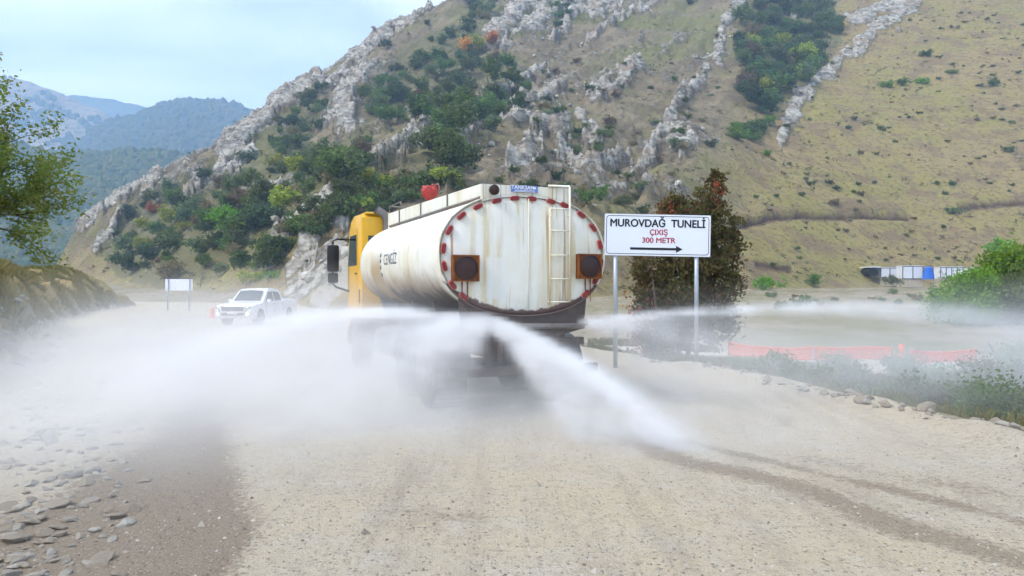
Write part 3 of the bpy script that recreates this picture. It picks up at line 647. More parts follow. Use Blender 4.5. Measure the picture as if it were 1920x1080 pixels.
# square warning-signal boxes
for (x0, x1, y0, y1) in ((846, 895, 478, 528), (1080, 1123, 476, 523)):
    a = rearp(x0, y0); b = rearp(x1, y1); cx, cz = (a[0] + b[0]) / 2, (a[1] + b[1]) / 2; wd, ht = b[0] - a[0], a[1] - b[1]
    bx_ = MB().box((cx, -0.03, cz), (wd, 0.10, ht), bev=0.012).build('warning_signal', M_rust, truck, auto=35)
    fr = MB()
    for s_ in (-1, 1): fr.box((cx + s_ * (wd / 2 - 0.01), -0.085, cz), (0.022, 0.02, ht)); fr.box((cx, -0.083, cz + s_ * (ht / 2 - 0.01)), (wd - 0.045, 0.018, 0.022))
    fr.build('frame', M_rust, bx_)
    ln = MB(); r_ = 0.43 * min(wd, ht); Y0 = -0.079
    ln.loft([[Vector((cx + r_ * k_ * math.cos(t_), Y0 - d_, cz + r_ * k_ * math.sin(t_))) for t_ in np.linspace(0, 2 * math.pi, 28, endpoint=False)] for k_, d_ in ((1.06, 0), (1.06, 0.02), (1, 0.025), (0.97, 0.012), (0.7, 0.02), (0.3, 0.03))], True)
    ln.build('lens', M_lens, bx_, auto=30)
    st = MB()
    for dx_, l_ in ((-0.03, 0.26), (0.05, 0.34)): st.tube([(cx + dx_, 0.012, cz - ht / 2), (cx + dx_ + 0.006, 0.02, cz - ht / 2 - l_)], [0.012, 0.005], 6)
    st.build('rust_run', M_rust, bx_)
# ladder
lx0, _ = rearp(1029, 450); lx1, _ = rearp(1066, 450)
lad = MB(); ztl = rearp(1030, 391)[1]; zbl = rearp(1030, 572)[1]; zup = rearp(1066, 350)[1]
lad_o = MB().tube([(lx0, -0.045, zbl), (lx0, -0.045, ztl)], 0.014, 8).build('ladder', M_tank, truck, smooth=True)
MB().tube([(lx1, -0.045, zbl), (lx1, -0.045, zup - 0.03), (lx1, -0.03, zup), (lx1 - 0.04, 0.0, zup + 0.0), (lx0, 0.02, zup + 0.0)], 0.018, 8).build('rail', M_tank, lad_o, smooth=True)
for py in (392, 433, 479, 523, 566):
    z = rearp(1047, py)[1]; r_o = MB().tube([(lx0, -0.048, z), (lx1, -0.048, z)], 0.011, 8).build('rung', M_tank, lad_o, smooth=True)
for z in (ztl - 0.1, zbl + 0.05):
    for xx_ in (lx0, lx1): MB().tube([(xx_, -0.04, z), (xx_, 0.03, z)], 0.012, 6).build('bracket', M_cream, lad_o)
# coaming along the top, its rear plate with lamp and maker's plate
wx0 = rearp(905, 360)[0]; wx1 = rearp(1068, 360)[0]; zt = rearp(980, 348)[1]
def tank_z(x, k_=1.0): return ZC + B * k_ * max(0, 1 - (abs(x) / (A * k_)) ** 2.25) ** (1 / 2.25)
cm = MB(); nseg = 14
xs_ = np.linspace(wx0, wx1, nseg)
V = []; 
for yy_ in (0.03, 0.052):
    V += [Vector((x, yy_, tank_z(x) - 0.035)) for x in xs_] + [Vector((x, yy_, zt)) for x in xs_]
n_ = nseg; Fc = []
for i in range(n_ - 1):
    Fc += [(i, i + 1, n_ + i + 1, n_ + i), (2 * n_ + i, 3 * n_ + i, 3 * n_ + i + 1, 2 * n_ + i + 1), (n_ + i, n_ + i + 1, 3 * n_ + i + 1, 3 * n_ + i)]
Fc += [(0, n_, 3 * n_, 2 * n_), (n_ - 1, 3 * n_ - 1, 4 * n_ - 1, 2 * n_ - 1)]
cm.add(V, Fc); cm_o = cm.build('coaming', M_tank, truck)
zt2 = zt + 0.10
for x in (wx0, wx1):
    zb_ = tank_z(x) - 0.03; sm = MB()
    for y0_, y1_ in ((0.055, 1.6), (1.61, 3.2), (3.21, 4.8), (4.81, LT - 0.15)):
        z0_ = zt + 0.10 * y0_ / LT; z1_ = zt + 0.10 * y1_ / LT
        sm = MB(); V = [Vector((x + dx_, y_, z_)) for dx_ in (-0.012, 0.012) for (y_, z_) in ((y0_, zb_), (y1_, zb_), (y1_, z1_), (y0_, z0_))]
        sm.add(V, [(0, 1, 2, 3), (7, 6, 5, 4), (0, 4, 5, 1), (1, 5, 6, 2), (2, 6, 7, 3), (3, 7, 4, 0)]); sm.build('side_panel', M_tank, cm_o)
        MB().box((x + math.copysign(0.018, x), y1_, (zb_ + z1_) / 2 + 0.005), (0.03, 0.03, z1_ - zb_)).build('strap', M_steel, cm_o)
    MB().tube([(x + math.copysign(0.03, x), 0.06, zb_ + 0.05), (x + math.copysign(0.03, x), LT - 0.4, zb_ + 0.06)], 0.022, 8).build('pipe', M_steel, cm_o, smooth=True)
lamp_x, lamp_z = rearp(924, 357)
lo = MB().tube([(lamp_x, 0.03, lamp_z), (lamp_x, -0.03, lamp_z), (lamp_x, -0.07, lamp_z)], [0.035, 0.07, 0.075], 20).build('work_lamp', M_chas, truck, auto=40)
MB().tube([(lamp_x, -0.0705, lamp_z), (lamp_x, -0.078, lamp_z)], [0.06, 0.05], 20).build('lens', M_lens, lo, smooth=True)
pa = rearp(959, 348); pb = rearp(1009, 363); pw, ph = pb[0] - pa[0], pa[1] - pb[1]; pcx, pcz = (pa[0] + pb[0]) / 2, (pa[1] + pb[1]) / 2 + 0.01
pl_o = MB().box((pcx, 0.012, pcz), (pw, 0.012, ph), bev=0.003).build('name_plate', M_blue, truck)
link('lettering', text_mesh('TANKSAN', 0.078, extrude=0.001, bold=0.002), M_wht, pl_o, (pcx - 0.03, 0.003, pcz + 0.018), (R(90), 0, 0))
ln = MB()
for k_, (wf, zf) in enumerate(((0.38, -0.022), (0.40, -0.040))): ln.box((pcx, 0.0045, pcz + zf), (pw * 2 * wf, 0.002, 0.008))
ln.box((pcx + 0.15, 0.0045, pcz + 0.018), (pw * 0.12, 0.002, 0.03)); ln.build('small_print', M_wht, pl_o)
# lettering on the flank: laid onto the curved shell
def wrap_flank(me, y0, z0):
    for v_ in me.vertices:
        y = y0 - v_.co.x; z = z0 + v_.co.y; x = -A * max(0, 1 - (abs(z - ZC) / B) ** 2.25) ** (1 / 2.25) - 0.004
        v_.co = Vector((x, y, z))
    return me
tm = text_mesh('CENGİZ', 0.27, extrude=0.0, xs=0.95, bold=0.0)
link('lettering', wrap_flank(tm, 3.02, ZC + 0.02), M_navy, tank_o)
em = MB()
for dz_ in (0.12, 0.02, -0.10, -0.23): em.add([(-0.06, dz_ - 0.04, 0), (0.06, dz_ - 0.03, 0), (0.05, dz_ + 0.04, 0), (-0.02, dz_ + 0.03, 0)], [(0, 1, 2, 3)])
eme = em.mesh('emblem'); wrap_flank(eme, 3.78, ZC); link('emblem', eme, M_navy, tank_o)
# filling hatch and handrail frame at the front, water monitor on top
for yy_ in (1.6, 3.6): 
    h_ = MB().cyl((0, yy_, ztop - 0.02), (0, yy_, ztop + 0.07), 0.26, 28).build('hatch', M_cream, truck, auto=40); MB().tube([(-0.18, yy_, ztop + 0.1), (0.18, yy_, ztop + 0.1)], 0.012, 8).build('handle', M_steel, h_)
rf = MB(); yf = LT - 0.25
rf.tube([(wx0, yf, zt + 0.08), (wx0, yf, zt + 0.24), (wx1 * 0.4, yf, zt + 0.24)], 0.016, 8); rf.tube([(wx0, yf, zt + 0.24), (wx0, yf - 1.0, zt + 0.24), (wx0, yf - 1.0, zt + 0.06)], 0.012, 8); rf.tube([(wx1 * 0.4, yf, zt + 0.24), (wx1 * 0.4, yf, zt)], 0.016, 8)
rf.build('guard_frame', M_steel, truck, smooth=True)
def on_truck(px, py, yl):            # point on the plane yl
    x, z = rearp(px, py, yl); return Vector((x - XC, yl, z))
_TP0 = TP.copy()
my = 4.35; mx = rearp(806, 372, my)[0]; mz = rearp(806, 372, my)[1]; sc_ = my
mon = MB().tube([(mx, my, ztop - 0.05), (mx, my, mz + 0.016), (mx - 0.008, my + 0.01, mz + 0.080), (mx - 0.008, my + 0.01, mz + 0.176)], [0.06, 0.07, 0.12, 0.11], 16).build('water_monitor', M_redp, truck, auto=40)
MB().tube([(mx, my, mz), (mx - 0.096, my, mz + 0.064), (mx - 0.112, my, mz + 0.144), (mx - 0.040, my, mz + 0.192), (mx + 0.048, my, mz + 0.168), (mx + 0.072, my, mz + 0.104)], [0.06, 0.065, 0.07, 0.07, 0.06, 0.05], 12).build('elbow', M_redp, mon, smooth=True)
MB().tube([(mx + 0.016, my, mz + 0.016), (mx + 0.096, my - 0.02, mz + 0.072), (mx + 0.112, my - 0.02, mz + 0.144), (mx + 0.032, my - 0.02, mz + 0.216)], 0.055, 12).build('elbow', M_redp, mon, smooth=True)
MB().tube([(mx - 0.152, my, mz + 0.200), (mx + 0.136, my, mz + 0.208)], [0.04, 0.055], 12).build('nozzle', M_redp, mon, smooth=True)
MB().tube([(mx + 0.080, my, mz + 0.256), (mx + 0.080, my, mz + 0.360)], 0.014, 6).build('lever', M_blk, mon); MB().tube([(mx + 0.032, my, mz + 0.272), (mx + 0.176, my, mz + 0.288), (mx + 0.192, my, mz + 0.176)], 0.012, 6).build('handle', M_redbase, mon)
# exhaust stack behind the cab
MB().tube([(-0.62, LT + 0.22, 1.6), (-0.62, LT + 0.22, ztop + 0.0), (-0.63, LT + 0.22, ztop + 0.14), (-0.70, LT + 0.22, ztop + 0.26), (-0.84, LT + 0.22, ztop + 0.33)], [0.085, 0.085, 0.085, 0.09, 0.095], 16, cap=False).build('exhaust_pipe', M_steel, truck, smooth=True)
MB().tube([(-0.845, LT + 0.22, ztop + 0.332), (-0.85, LT + 0.22, ztop + 0.335)], [0.088, 0.088], 16).build('exhaust_mouth', M_blk, truck)

# ---- cab
CW, y0c, y1c = 1.13, LT + 0.36, LT + 2.05
zr = 3.42; zf = 1.15
cabp = [(y0c, zf), (y0c, zr - 0.10), (y0c + 0.10, zr - 0.02), (y0c + 0.9, zr), (y1c - 0.42, zr - 0.10), (y1c - 0.22, zr - 0.32), (y1c - 0.06, 2.28), (y1c, 2.1), (y1c, zf)]
def rnd_poly(P, inset): 
    cy_ = sum(p[0] for p in P) / len(P); cz_ = sum(p[1] for p in P) / len(P)
    return [(p[0] + (cy_ - p[0]) * inset, p[1] + (cz_ - p[1]) * inset) for p in P]
cab = MB()
def sect(x, ins): return [Vector((x, p[0], p[1])) for p in rnd_poly(cabp, ins)]
cab.loft([sect(-CW, 0.03), sect(-CW + 0.012, 0.010), sect(-CW + 0.05, 0.0), sect(CW - 0.05, 0.0), sect(CW - 0.012, 0.010), sect(CW, 0.03)], True)
cab_o = cab.build('cab', M_yel, truck, auto=32)
MB().box((0, y0c + 0.30, zr - 0.005), (CW * 1.86, 0.62, 0.05), bev=0.02).build('roof_cap', M_yel, cab_o, auto=35)
for s_ in (-1, 1):
    xo = s_ * (CW + 0.003)
    dw = MB(); poly = [(y0c + 0.50, 2.30), (y0c + 0.52, 2.98), (y1c - 0.36, 2.98), (y1c - 0.12, 2.30)]; dw.prism(poly, xo, xo + s_ * 0.012, 'x'); 
    door = MB(); dp = [(y0c + 0.42, 1.30), (y0c + 0.42, 3.10), (y1c - 0.30, 3.10), (y1c - 0.05, 2.25), (y1c - 0.05, 1.30)]; door.prism(dp, xo - s_ * 0.002, xo + s_ * 0.008, 'x'); d_o = door.build('door', M_yel, cab_o)
    dw.build('window', M_glass, d_o); MB().box((xo + s_ * 0.02, y0c + 0.56, 2.12), (0.03, 0.16, 0.035), bev=0.008).build('handle', M_blk, d_o)
    MB().box((xo + s_ * 0.006, y0c + 0.20, 1.62), (0.02, 0.05, 0.30), bev=0.008).build('vent', M_blk, cab_o)
    # mirrors on their bracket
    mxo = s_ * (CW + 0.38); my_ = y1c - 0.25
    br_ = MB().tube([(s_ * CW, my_, 2.92), (mxo - s_ * 0.1, my_ + 0.05, 2.93), (mxo, my_ + 0.05, 2.88), (mxo, my_ + 0.05, 1.90), (mxo - s_ * 0.08, my_ + 0.05, 1.82), (s_ * CW, my_, 1.72)], 0.024, 8).build('mirror_bracket', M_blk, cab_o, smooth=True)
    MB().box((mxo, my_, 2.48), (0.27, 0.14, 0.62), bev=0.05).build('mirror', M_blk, br_, auto=40); MB().box((mxo + s_ * 0.0, my_, 2.03), (0.23, 0.13, 0.24), bev=0.04).build('mirror', M_blk, br_, auto=40)
MB().box((0, y0c - 0.004, 2.70), (0.9, 0.012, 0.42), bev=0.004).build('rear_window', M_glass, cab_o)
MB().box((-0.86, y0c - 0.004, 2.72), (0.26, 0.012, 0.42), bev=0.004).build('rear_window', M_glass, cab_o)
MB().add([(-1.0, y1c - 0.20, 3.05), (1.0, y1c - 0.20, 3.05), (1.02, y1c - 0.03, 2.32), (-1.02, y1c - 0.03, 2.32)], [(0, 1, 2, 3)]).build('windscreen', M_glass, cab_o)
MB().box((0, y1c + 0.05, 0.80), (2.26, 0.22, 0.62), bev=0.05).build('bumper', M_yel, truck, auto=35)
# ---- chassis, cradle, wheels
for s_ in (-1, 1): MB().box((s_ * 0.42, 3.9, 0.92), (0.09, 7.9, 0.28), bev=0.01).build('chassis_rail', M_chas, truck)
for yy_ in (0.35, 1.7, 3.0, 4.3, 5.5):
    cr_ = MB(); P = [(x, tank_z(x, 1.0) * -1 + 2 * ZC - 0.004) for x in np.linspace(-0.92, 0.92, 15)]; cr_.prism([(-0.75, 1.06)] + [(0.75, 1.06)] + P[::-1], yy_ - 0.05, yy_ + 0.05, 'y'); cr_.build('cradle', M_chas, truck)
# curved rear apron hugging the tank's underside, with the spray bar below it
ap = MB(); P = [(x, -tank_z(x, 1.0) + 2 * ZC + 0.01) for x in np.linspace(-1.0, 1.0, 19)]; ap.prism([(-0.95, 1.20), (-0.45, 1.08), (0.45, 1.08), (0.95, 1.20)] + P[::-1], 0.06, 0.09, 'y'); ap.build('rear_apron', M_chas, truck)
MB().box((0, 0.10, 1.02), (1.9, 0.12, 0.11), bev=0.01).build('cross_member', M_chas, truck); MB().box((0, 0.02, 0.62), (2.3, 0.10, 0.14), bev=0.02).build('bumper', M_chas, truck)
for s_ in (-1, 1):
    MB().box((s_ * 0.86, -0.035, 0.62), (0.42, 0.03, 0.11), bev=0.01).build('tail_lamp', M_lens, truck); MB().box((s_ * 0.55, 0.05, 0.82), (0.08, 0.08, 0.40)).build('bumper_stay', M_chas, truck)
NOZ = [Vector((-0.60, -0.10, 1.32)), Vector((0.90, -0.10, 1.30))]
MB().tube([(-0.62, 0.0, 1.26), (0.92, 0.0, 1.24)], 0.045, 12).build('spray_bar', M_steel, truck, smooth=True)
for n_ in NOZ: MB().tube([(n_.x, 0.0, 1.25), (n_.x, -0.06, 1.29), tuple(n_)], [0.035, 0.035, 0.05], 12).build('spray_nozzle', M_steel, truck, smooth=True)
def wheel(x, y, r, wd, dual):
    tw = MB(); n = 40
    prof = [(0.0, 0.58), (0.0, 0.90), (0.10, 0.985), (0.20, 1.0), (0.80, 1.0), (0.90, 0.985), (1.0, 0.90), (1.0, 0.58)]
    s_ = math.copysign(1, x)
    def rg(u_, k_): return [Vector((x + s_ * (u_ - 1) * wd, y + r * k_ * math.cos(t_), r + r * k_ * math.sin(t_))) for t_ in np.linspace(0, 2 * math.pi, n, endpoint=False)]
    tw.loft([rg(*p) for p in prof], True); t_o = tw.build('wheel', M_rub, truck, auto=30)
    tr_ = MB()
    for i in range(30):
        t_ = 2 * math.pi * i / 30; M3 = Matrix.Rotation(-t_, 3, 'X'); tr_.box((x - s_ * wd / 2, y + (r + 0.004) * math.cos(-t_), r + 0.02 - 0.02 + (r + 0.004) * -math.sin(-t_)), (wd * 0.8, 0.016, 0.07), Matrix.Rotation(t_, 3, 'X'))
    tr_.build('tread', M_rub, t_o)
    rmv = MB(); rmv.loft([[Vector((x + s_ * d_, y + r * k_ * math.cos(t_), r + r * k_ * math.sin(t_))) for t_ in np.linspace(0, 2 * math.pi, 32, endpoint=False)] for d_, k_ in ((-0.02, 0.575), (0.004, 0.56), (-0.10 if dual else -0.04, 0.50), (-0.12 if dual else 0.03, 0.30), (0.01 if dual else 0.06, 0.22), (0.02 if dual else 0.07, 0.05))], True); rmv.build('rim', M_steel, t_o, auto=35)
for s_ in (-1, 1):
    wheel(s_ * 1.12, 7.2, 0.50, 0.30, False)
    for yy_ in (1.15, 2.50): wheel(s_ * 1.20, yy_, 0.50, 0.55, True); 
    mg = MB(); mg.loft([[Vector((s_ * xx_, yc_ + 0.58 * math.cos(t_), 0.52 + 0.56 * math.sin(t_))) for t_ in np.linspace(0.15, math.pi - 0.15, 14)] for yc_ in (1.15,) for xx_ in (0.62, 1.22)], False, False); mg.build('mudguard', M_blk, truck)
    mg = MB(); mg.loft([[Vector((s_ * xx_, 2.50 + 0.58 * math.cos(t_), 0.52 + 0.56 * math.sin(t_))) for t_ in np.linspace(0.15, math.pi - 0.15, 14)] for xx_ in (0.62, 1.22)], False, False); mg.build('mudguard', M_blk, truck)
    fg = MB(); fg.loft([[Vector((s_ * xx_, 7.2 + 0.60 * math.cos(t_), 0.52 + 0.60 * math.sin(t_))) for t_ in np.linspace(0.0, math.pi, 16)] for xx_ in (0.75, 1.17)], False, False); fg.build('mudguard', M_blk, truck)
for yy_ in (1.15, 2.5, 7.2): MB().cyl((-1.0, yy_, 0.5), (1.0, yy_, 0.5), 0.09, 14).build('axle', M_chas, truck)
MB().cyl((-0.88, 3.6, 0.78), (-0.88, 4.9, 0.78), 0.30, 22).build('fuel_tank', M_steel, truck, auto=40); MB().box((0.88, 4.2, 0.78), (0.5, 1.1, 0.5), bev=0.03).build('tool_box', M_blk, truck)
for s_ in (-1, 1): MB().box((s_ * 1.05, y0c + 0.1, 0.72), (0.25, 0.5, 0.06), bev=0.01).build('step', M_chas, truck)

# ------------------------------------------------------------------ signs
def mat_signface(): return simple('sign_white', (0.80, 0.82, 0.86), 0.35, 0, 0.03, 2, 0, 0.4)
M_sign = mat_signface(); M_galv = simple('galvanised_post', (0.42, 0.45, 0.48), 0.45, 0.5, 0.12, 12, 0, 0.4)
M_black = simple('black_lettering', (0.012, 0.012, 0.014), 0.5, 0, 0.2, 9); M_red = simple('red_lettering', (0.42, 0.025, 0.045), 0.5, 0, 0.1, 9)
D = 17.3
p0 = at(1134, 401, D); p1 = at(1332, 405.5, D); SW = (p1 - p0).length; SH = 77.5 / F * D
sgn = empty('road_sign', (at(1232, 690, D).x, D, zat(at(1232, 690, D).x, D)), 0, 'white road sign with black tunnel lettering and arrow on two posts', 'sign')
sb = sgn.location; cz = at(1232, 441.5, D).z - sb.z; tilt = R(1.1)
def rbox(w_, h_, r_, n=6): return [(sx * (w_ / 2 - r_) + r_ * math.cos(a + a0), sz * (h_ / 2 - r_) + r_ * math.sin(a + a0)) for sx, sz, a0 in ((1, 1, 0), (-1, 1, math.pi / 2), (-1, -1, math.pi), (1, -1, 1.5 * math.pi)) for a in np.linspace(0, math.pi / 2, n)]
panel = MB().prism(rbox(SW, SH, 0.025), 0, 0.025, 'y').build('panel', M_sign, sgn, loc=(0, -0.06, cz), rot=(0, tilt, 0))
bo = rbox(SW - 0.07, SH - 0.07, 0.07); bi = rbox(SW - 0.095, SH - 0.095, 0.058); nb = len(bo)
MB().add([(x, -0.003, z) for x, z in bo] + [(x, -0.003, z) for x, z in bi], [(i, (i + 1) % nb, (i + 1) % nb + nb, i + nb) for i in range(nb)]).build('border', M_black, panel)
s1 = SH / 77.5
for body, size, z_, mt, xs_, x_ in (('MUROVDAĞ  TUNELİ', 20.0, 21.5, M_black, 1.0, -0.0), ('ÇIXIŞ', 14.5, 5.0, M_red, 0.88, 2), ('300 METR', 14.0, -10.0, M_red, 0.92, 2)):
    me = text_mesh(body, size * s1 * 1.0, extrude=0.0002, xs=xs_)
    wmax = max(v_.co.x for v_ in me.vertices) - min(v_.co.x for v_ in me.vertices)
    want = {'M': 177, 'Ç': 33, '3': 62}[body[0]] * s1
    for v_ in me.vertices: v_.co.x *= want / wmax
    bm = bmesh.new()                                # heavier strokes: the same letters laid over each other, a hair apart
    for q_, (dx_, dy_) in enumerate(((-0.7, 0), (0.7, 0), (0, 0.55), (0, -0.55))):
        n0 = len(bm.verts); bm.from_mesh(me); bm.verts.ensure_lookup_table()
        for v_ in bm.verts[n0:]: v_.co += Vector((dx_ * s1 * (0.9 if body[0] == 'M' else 0.55), dy_ * s1 * (0.9 if body[0] == 'M' else 0.5), 0.0006 * q_))
    bm.to_mesh(me); bm.free()
    link('lettering', me, mt, panel, (x_ * s1, -0.003, z_ * s1), (R(90), 0, 0))
ar = MB(); ar.prism([(-49 * s1, -2.2 * s1), (37 * s1, -2.2 * s1), (37 * s1, -6.5 * s1), (49 * s1, 0), (37 * s1, 6.5 * s1), (37 * s1, 2.2 * s1), (-49 * s1, 2.2 * s1)], -0.004, -0.002, 'y'); ar.build('arrow', M_black, panel, loc=(-2 * s1, 0, -25.5 * s1))
for px in (1154, 1306):
    x = at(px, 540, D).x - sb.x; zb_ = zat(x + sb.x, D) - sb.z
    MB().tube([(x, 0.01, zb_ - 0.3), (x, 0.01, cz + SH * 0.42)], 0.048, 14).build('post', M_galv, sgn, smooth=True)
for dz_ in (-0.25, 0.25): MB().box((0, -0.028, cz + dz_), (SW * 0.9, 0.014, 0.04)).build('rail', M_galv, sgn)
D = 61.0
x = at(335, 540, D).x; zb_ = zat(x, D)
bs = empty('road_sign', (x, D, zb_), R(-4), 'blank back of a white road sign on two posts beside the left bank', 'sign')
zt_ = at(335, 523, D).z - zb_; zl_ = at(335, 545, D).z - zb_; W_ = 53 / F * D
MB().box((0, 0.04, (zt_ + zl_) / 2), (W_, 0.03, zt_ - zl_), bev=0.01).build('panel', M_sign, bs)
MB().box((0, 0.04, zt_ + 0.03), (W_ + 0.06, 0.06, 0.05)).build('top_trim', M_chas, bs)
for s_ in (-1, 1): MB().tube([(s_ * W_ * 0.39, -0.03, -0.3), (s_ * W_ * 0.39, -0.03, zt_)], 0.06, 12).build('post', M_galv, bs, smooth=True)

# ------------------------------------------------------------------ pickup
M_pk = simple('white_pickup_paint', (0.78, 0.79, 0.80), 0.25, 0, 0.03, 2, 0, 0.5, 0.15, (0.55, 0.5, 0.42))
M_pg = simple('pickup_glass', (0.05, 0.065, 0.07), 0.06, 0, 0.1, 2, 0, 0.7)
M_chr = simple('chrome_trim', (0.62, 0.63, 0.65), 0.2, 0.9, 0.05, 4)
M_hl, _t, _o = newmat('lit_headlamp'); _g = NT(_t); _b = _g.bsdf(_o, (0.8, 0.8, 0.8), 0.2); _b.inputs['Emission Color'].default_value = (1, 0.97, 0.9, 1); _b.inputs['Emission Strength'].default_value = 2.5
px_, pD = 480, 38.0
pk = empty('pickup_truck', (at(px_, 540, pD).x, pD + 0.4, zat(at(px_, 540, pD).x, pD)), R(180 - 8), 'white double-cab pickup with headlamps lit coming down the road', 'pickup')
# local: +y forward, x right.  side profile (y, z) lofted across the width
L2 = 2.62
prof_low = [(-L2, 0.52), (-L2, 1.12), (-L2 + 0.03, 1.18), (-0.95, 1.18), (-0.9, 1.16), (0.95, 1.10), (1.2, 1.09), (2.25, 1.02), (2.50, 0.93), (2.60, 0.80), (2.62, 0.55), (2.55, 0.36), (2.2, 0.34), (-2.3, 0.36)]
def pk_sec(P, x, dz=0, sy=1.0): return [Vector((x, y * sy, z + dz)) for y, z in P]
body = MB(); body.loft([pk_sec(prof_low, -0.90, 0, 0.965), pk_sec(prof_low, -0.89, 0, 0.985), pk_sec(prof_low, -0.80, 0.012, 0.997), pk_sec(prof_low, -0.4, 0.022, 1.004), pk_sec(prof_low, 0, 0.026, 1.006), pk_sec(prof_low, 0.4, 0.022, 1.004), pk_sec(prof_low, 0.80, 0.012, 0.997), pk_sec(prof_low, 0.89, 0, 0.985), pk_sec(prof_low, 0.90, 0, 0.965)], True)
b_o = body.build('body', M_pk, pk, auto=35)
cabq = [(-0.98, 1.12), (-0.86, 1.55), (-0.70, 1.72), (-0.2, 1.77), (0.35, 1.75), (0.62, 1.66), (1.28, 1.10)]
cb = MB(); cb.loft([[Vector((s_, y * (1 if True else 1), z)) for y, z in cabq] for s_ in (0,)] and [pk_sec(cabq, -0.84, 0, 0.97), pk_sec([(y, 1.1 + (z - 1.1) * 1.0) for y, z in cabq], -0.80), pk_sec(cabq, -0.66, 0.012), pk_sec(cabq, 0, 0.03), pk_sec(cabq, 0.66, 0.012), pk_sec(cabq, 0.80), pk_sec(cabq, 0.84, 0, 0.97)], True)
# narrow the roof: tumblehome
for i, v_ in enumerate(cb.v):
    k_ = max(0, (v_[2] - 1.15)) / 0.6; cb.v[i] = (v_[0] * (1 - 0.17 * k_), v_[1], v_[2])
c_o = cb.build('cabin', M_pk, pk, auto=35)
ws = MB(); ws.add([(-0.68, 1.21, 1.17), (0.68, 1.21, 1.17), (0.60, 0.68, 1.645), (-0.60, 0.68, 1.645), (0, 1.23, 1.19), (0, 0.70, 1.68)], [(0, 4, 5, 3), (4, 1, 2, 5)])
for i, v_ in enumerate(ws.v): ws.v[i] = (v_[0], v_[1] + 0.022, v_[2] + 0.022)
ws.build('windscreen', M_pg, c_o)
ws = MB().add([(-0.6, -0.93, 1.25), (0.6, -0.93, 1.25), (0.55, -0.83, 1.58), (-0.55, -0.83, 1.58)], [(0, 1, 2, 3)])
for i, v_ in enumerate(ws.v): ws.v[i] = (v_[0], v_[1] - 0.03, v_[2])
ws.build('rear_window', M_pg, c_o)
for s_ in (-1, 1):
    for P in ([(0.10, 1.17), (0.98, 1.17), (0.55, 1.60), (0.12, 1.64)], [(-0.72, 1.19), (0.0, 1.17), (0.02, 1.64), (-0.55, 1.60), (-0.70, 1.45)]):
        wq = MB(); wq.add([(s_ * (0.84 * (1 - 0.17 * (z - 1.15) / 0.6) + 0.012), y, z) for y, z in P], [tuple(range(len(P)))]); wq.build('side_window', M_pg, c_o)
    d1 = MB()
    for yd in (-0.84, 0.05, 1.02): d1.box((s_ * 0.902, yd, 0.80), (0.006, 0.012, 0.62))
    d1.build('door_seam', M_blk, b_o)
    for yd in (-0.70, 0.22): MB().box((s_ * 0.915, yd, 1.02), (0.03, 0.17, 0.035), bev=0.01).build('door_handle', M_chr, b_o)
    MB().box((s_ * 1.0, 0.95, 1.17), (0.20, 0.09, 0.17), bev=0.03).build('side_mirror', M_pk, pk, auto=40)
    hl = MB().box((s_ * 0.72, 2.545, 0.90), (0.30, 0.10, 0.11), bev=0.02).build('headlamp', M_chr, pk); MB().cyl((s_ * 0.70, 2.59, 0.90), (s_ * 0.70, 2.602, 0.90), 0.05, 14).build('bulb', M_hl, hl)
    MB().cyl((s_ * 0.72, 2.60, 0.60), (s_ * 0.72, 2.64, 0.60), 0.055, 14).build('fog_lamp', M_hl, pk)
    MB().box((s_ * 0.66, 2.62, 0.74), (0.07, 0.05, 0.34), Matrix.Rotation(R(s_ * 18), 3, 'Y'), 0.01).build('chrome_blade', M_chr, pk)
    for yw in (1.62, -1.55):
        tw = MB(); tw.loft([[Vector((s_ * (0.90 + d_), yw + 0.38 * k_ * math.cos(t_), 0.38 + 0.38 * k_ * math.sin(t_))) for t_ in np.linspace(0, 2 * math.pi, 28, endpoint=False)] for d_, k_ in ((-0.26, 0.9), (-0.23, 1.0), (-0.02, 1.0), (0.012, 0.92), (0.015, 0.66), (-0.03, 0.62), (-0.05, 0.1))], True)
        w_o = tw.build('wheel', M_rub, pk, auto=35)
        sp = MB()
        for k_ in range(6):
            a_ = k_ * math.pi / 3; sp.box((s_ * 0.885, yw + 0.13 * math.cos(a_), 0.38 + 0.13 * math.sin(a_)), (0.03, 0.22, 0.05), Matrix.Rotation(a_, 3, 'X'))
        sp.build('rim', M_chr, w_o)
        arch = MB(); arch.tube([(s_ * 0.903, yw + 0.45 * math.cos(t_), 0.40 + 0.45 * math.sin(t_)) for t_ in np.linspace(-0.05, math.pi + 0.05, 16)], 0.022, 6); arch.build('wheel_arch', M_pk, b_o, smooth=True)
        MB().prism([(yw + 0.435 * math.cos(t_), 0.39 + 0.435 * math.sin(t_)) for t_ in np.linspace(0, math.pi, 14)], s_ * 0.86, s_ * 0.906, 'x').build('arch_lining', M_blk, b_o)
MB().box((0, 2.615, 0.82), (1.08, 0.05, 0.20), bev=0.01).build('grille', M_blk, pk); MB().box((0, 2.62, 0.58), (1.1, 0.05, 0.13), bev=0.01).build('lower_grille', M_blk, pk)
gb = MB()
for z_ in (0.78, 0.85): gb.box((0, 2.645, z_), (1.04, 0.02, 0.018))
gb.build('grille_bar', M_chr, pk)
e_ = MB()
for a_ in (90, 210, 330):
    c_ = Vector((0.062 * math.cos(R(a_)), 0, 0.062 * math.sin(R(a_)))); e_.box((c_.x, 2.66, 0.83 + c_.z), (0.10, 0.012, 0.05), Matrix.Rotation(-R(a_), 3, 'Y'))
e_.build('emblem', M_chr, pk); MB().box((0, 2.655, 0.64), (0.5, 0.014, 0.11)).build('number_plate', M_wht, pk)
MB().box((0, -1.78, 1.186), (1.56, 1.5, 0.012)).build('bed_opening', M_blk, b_o)
bd = MB()
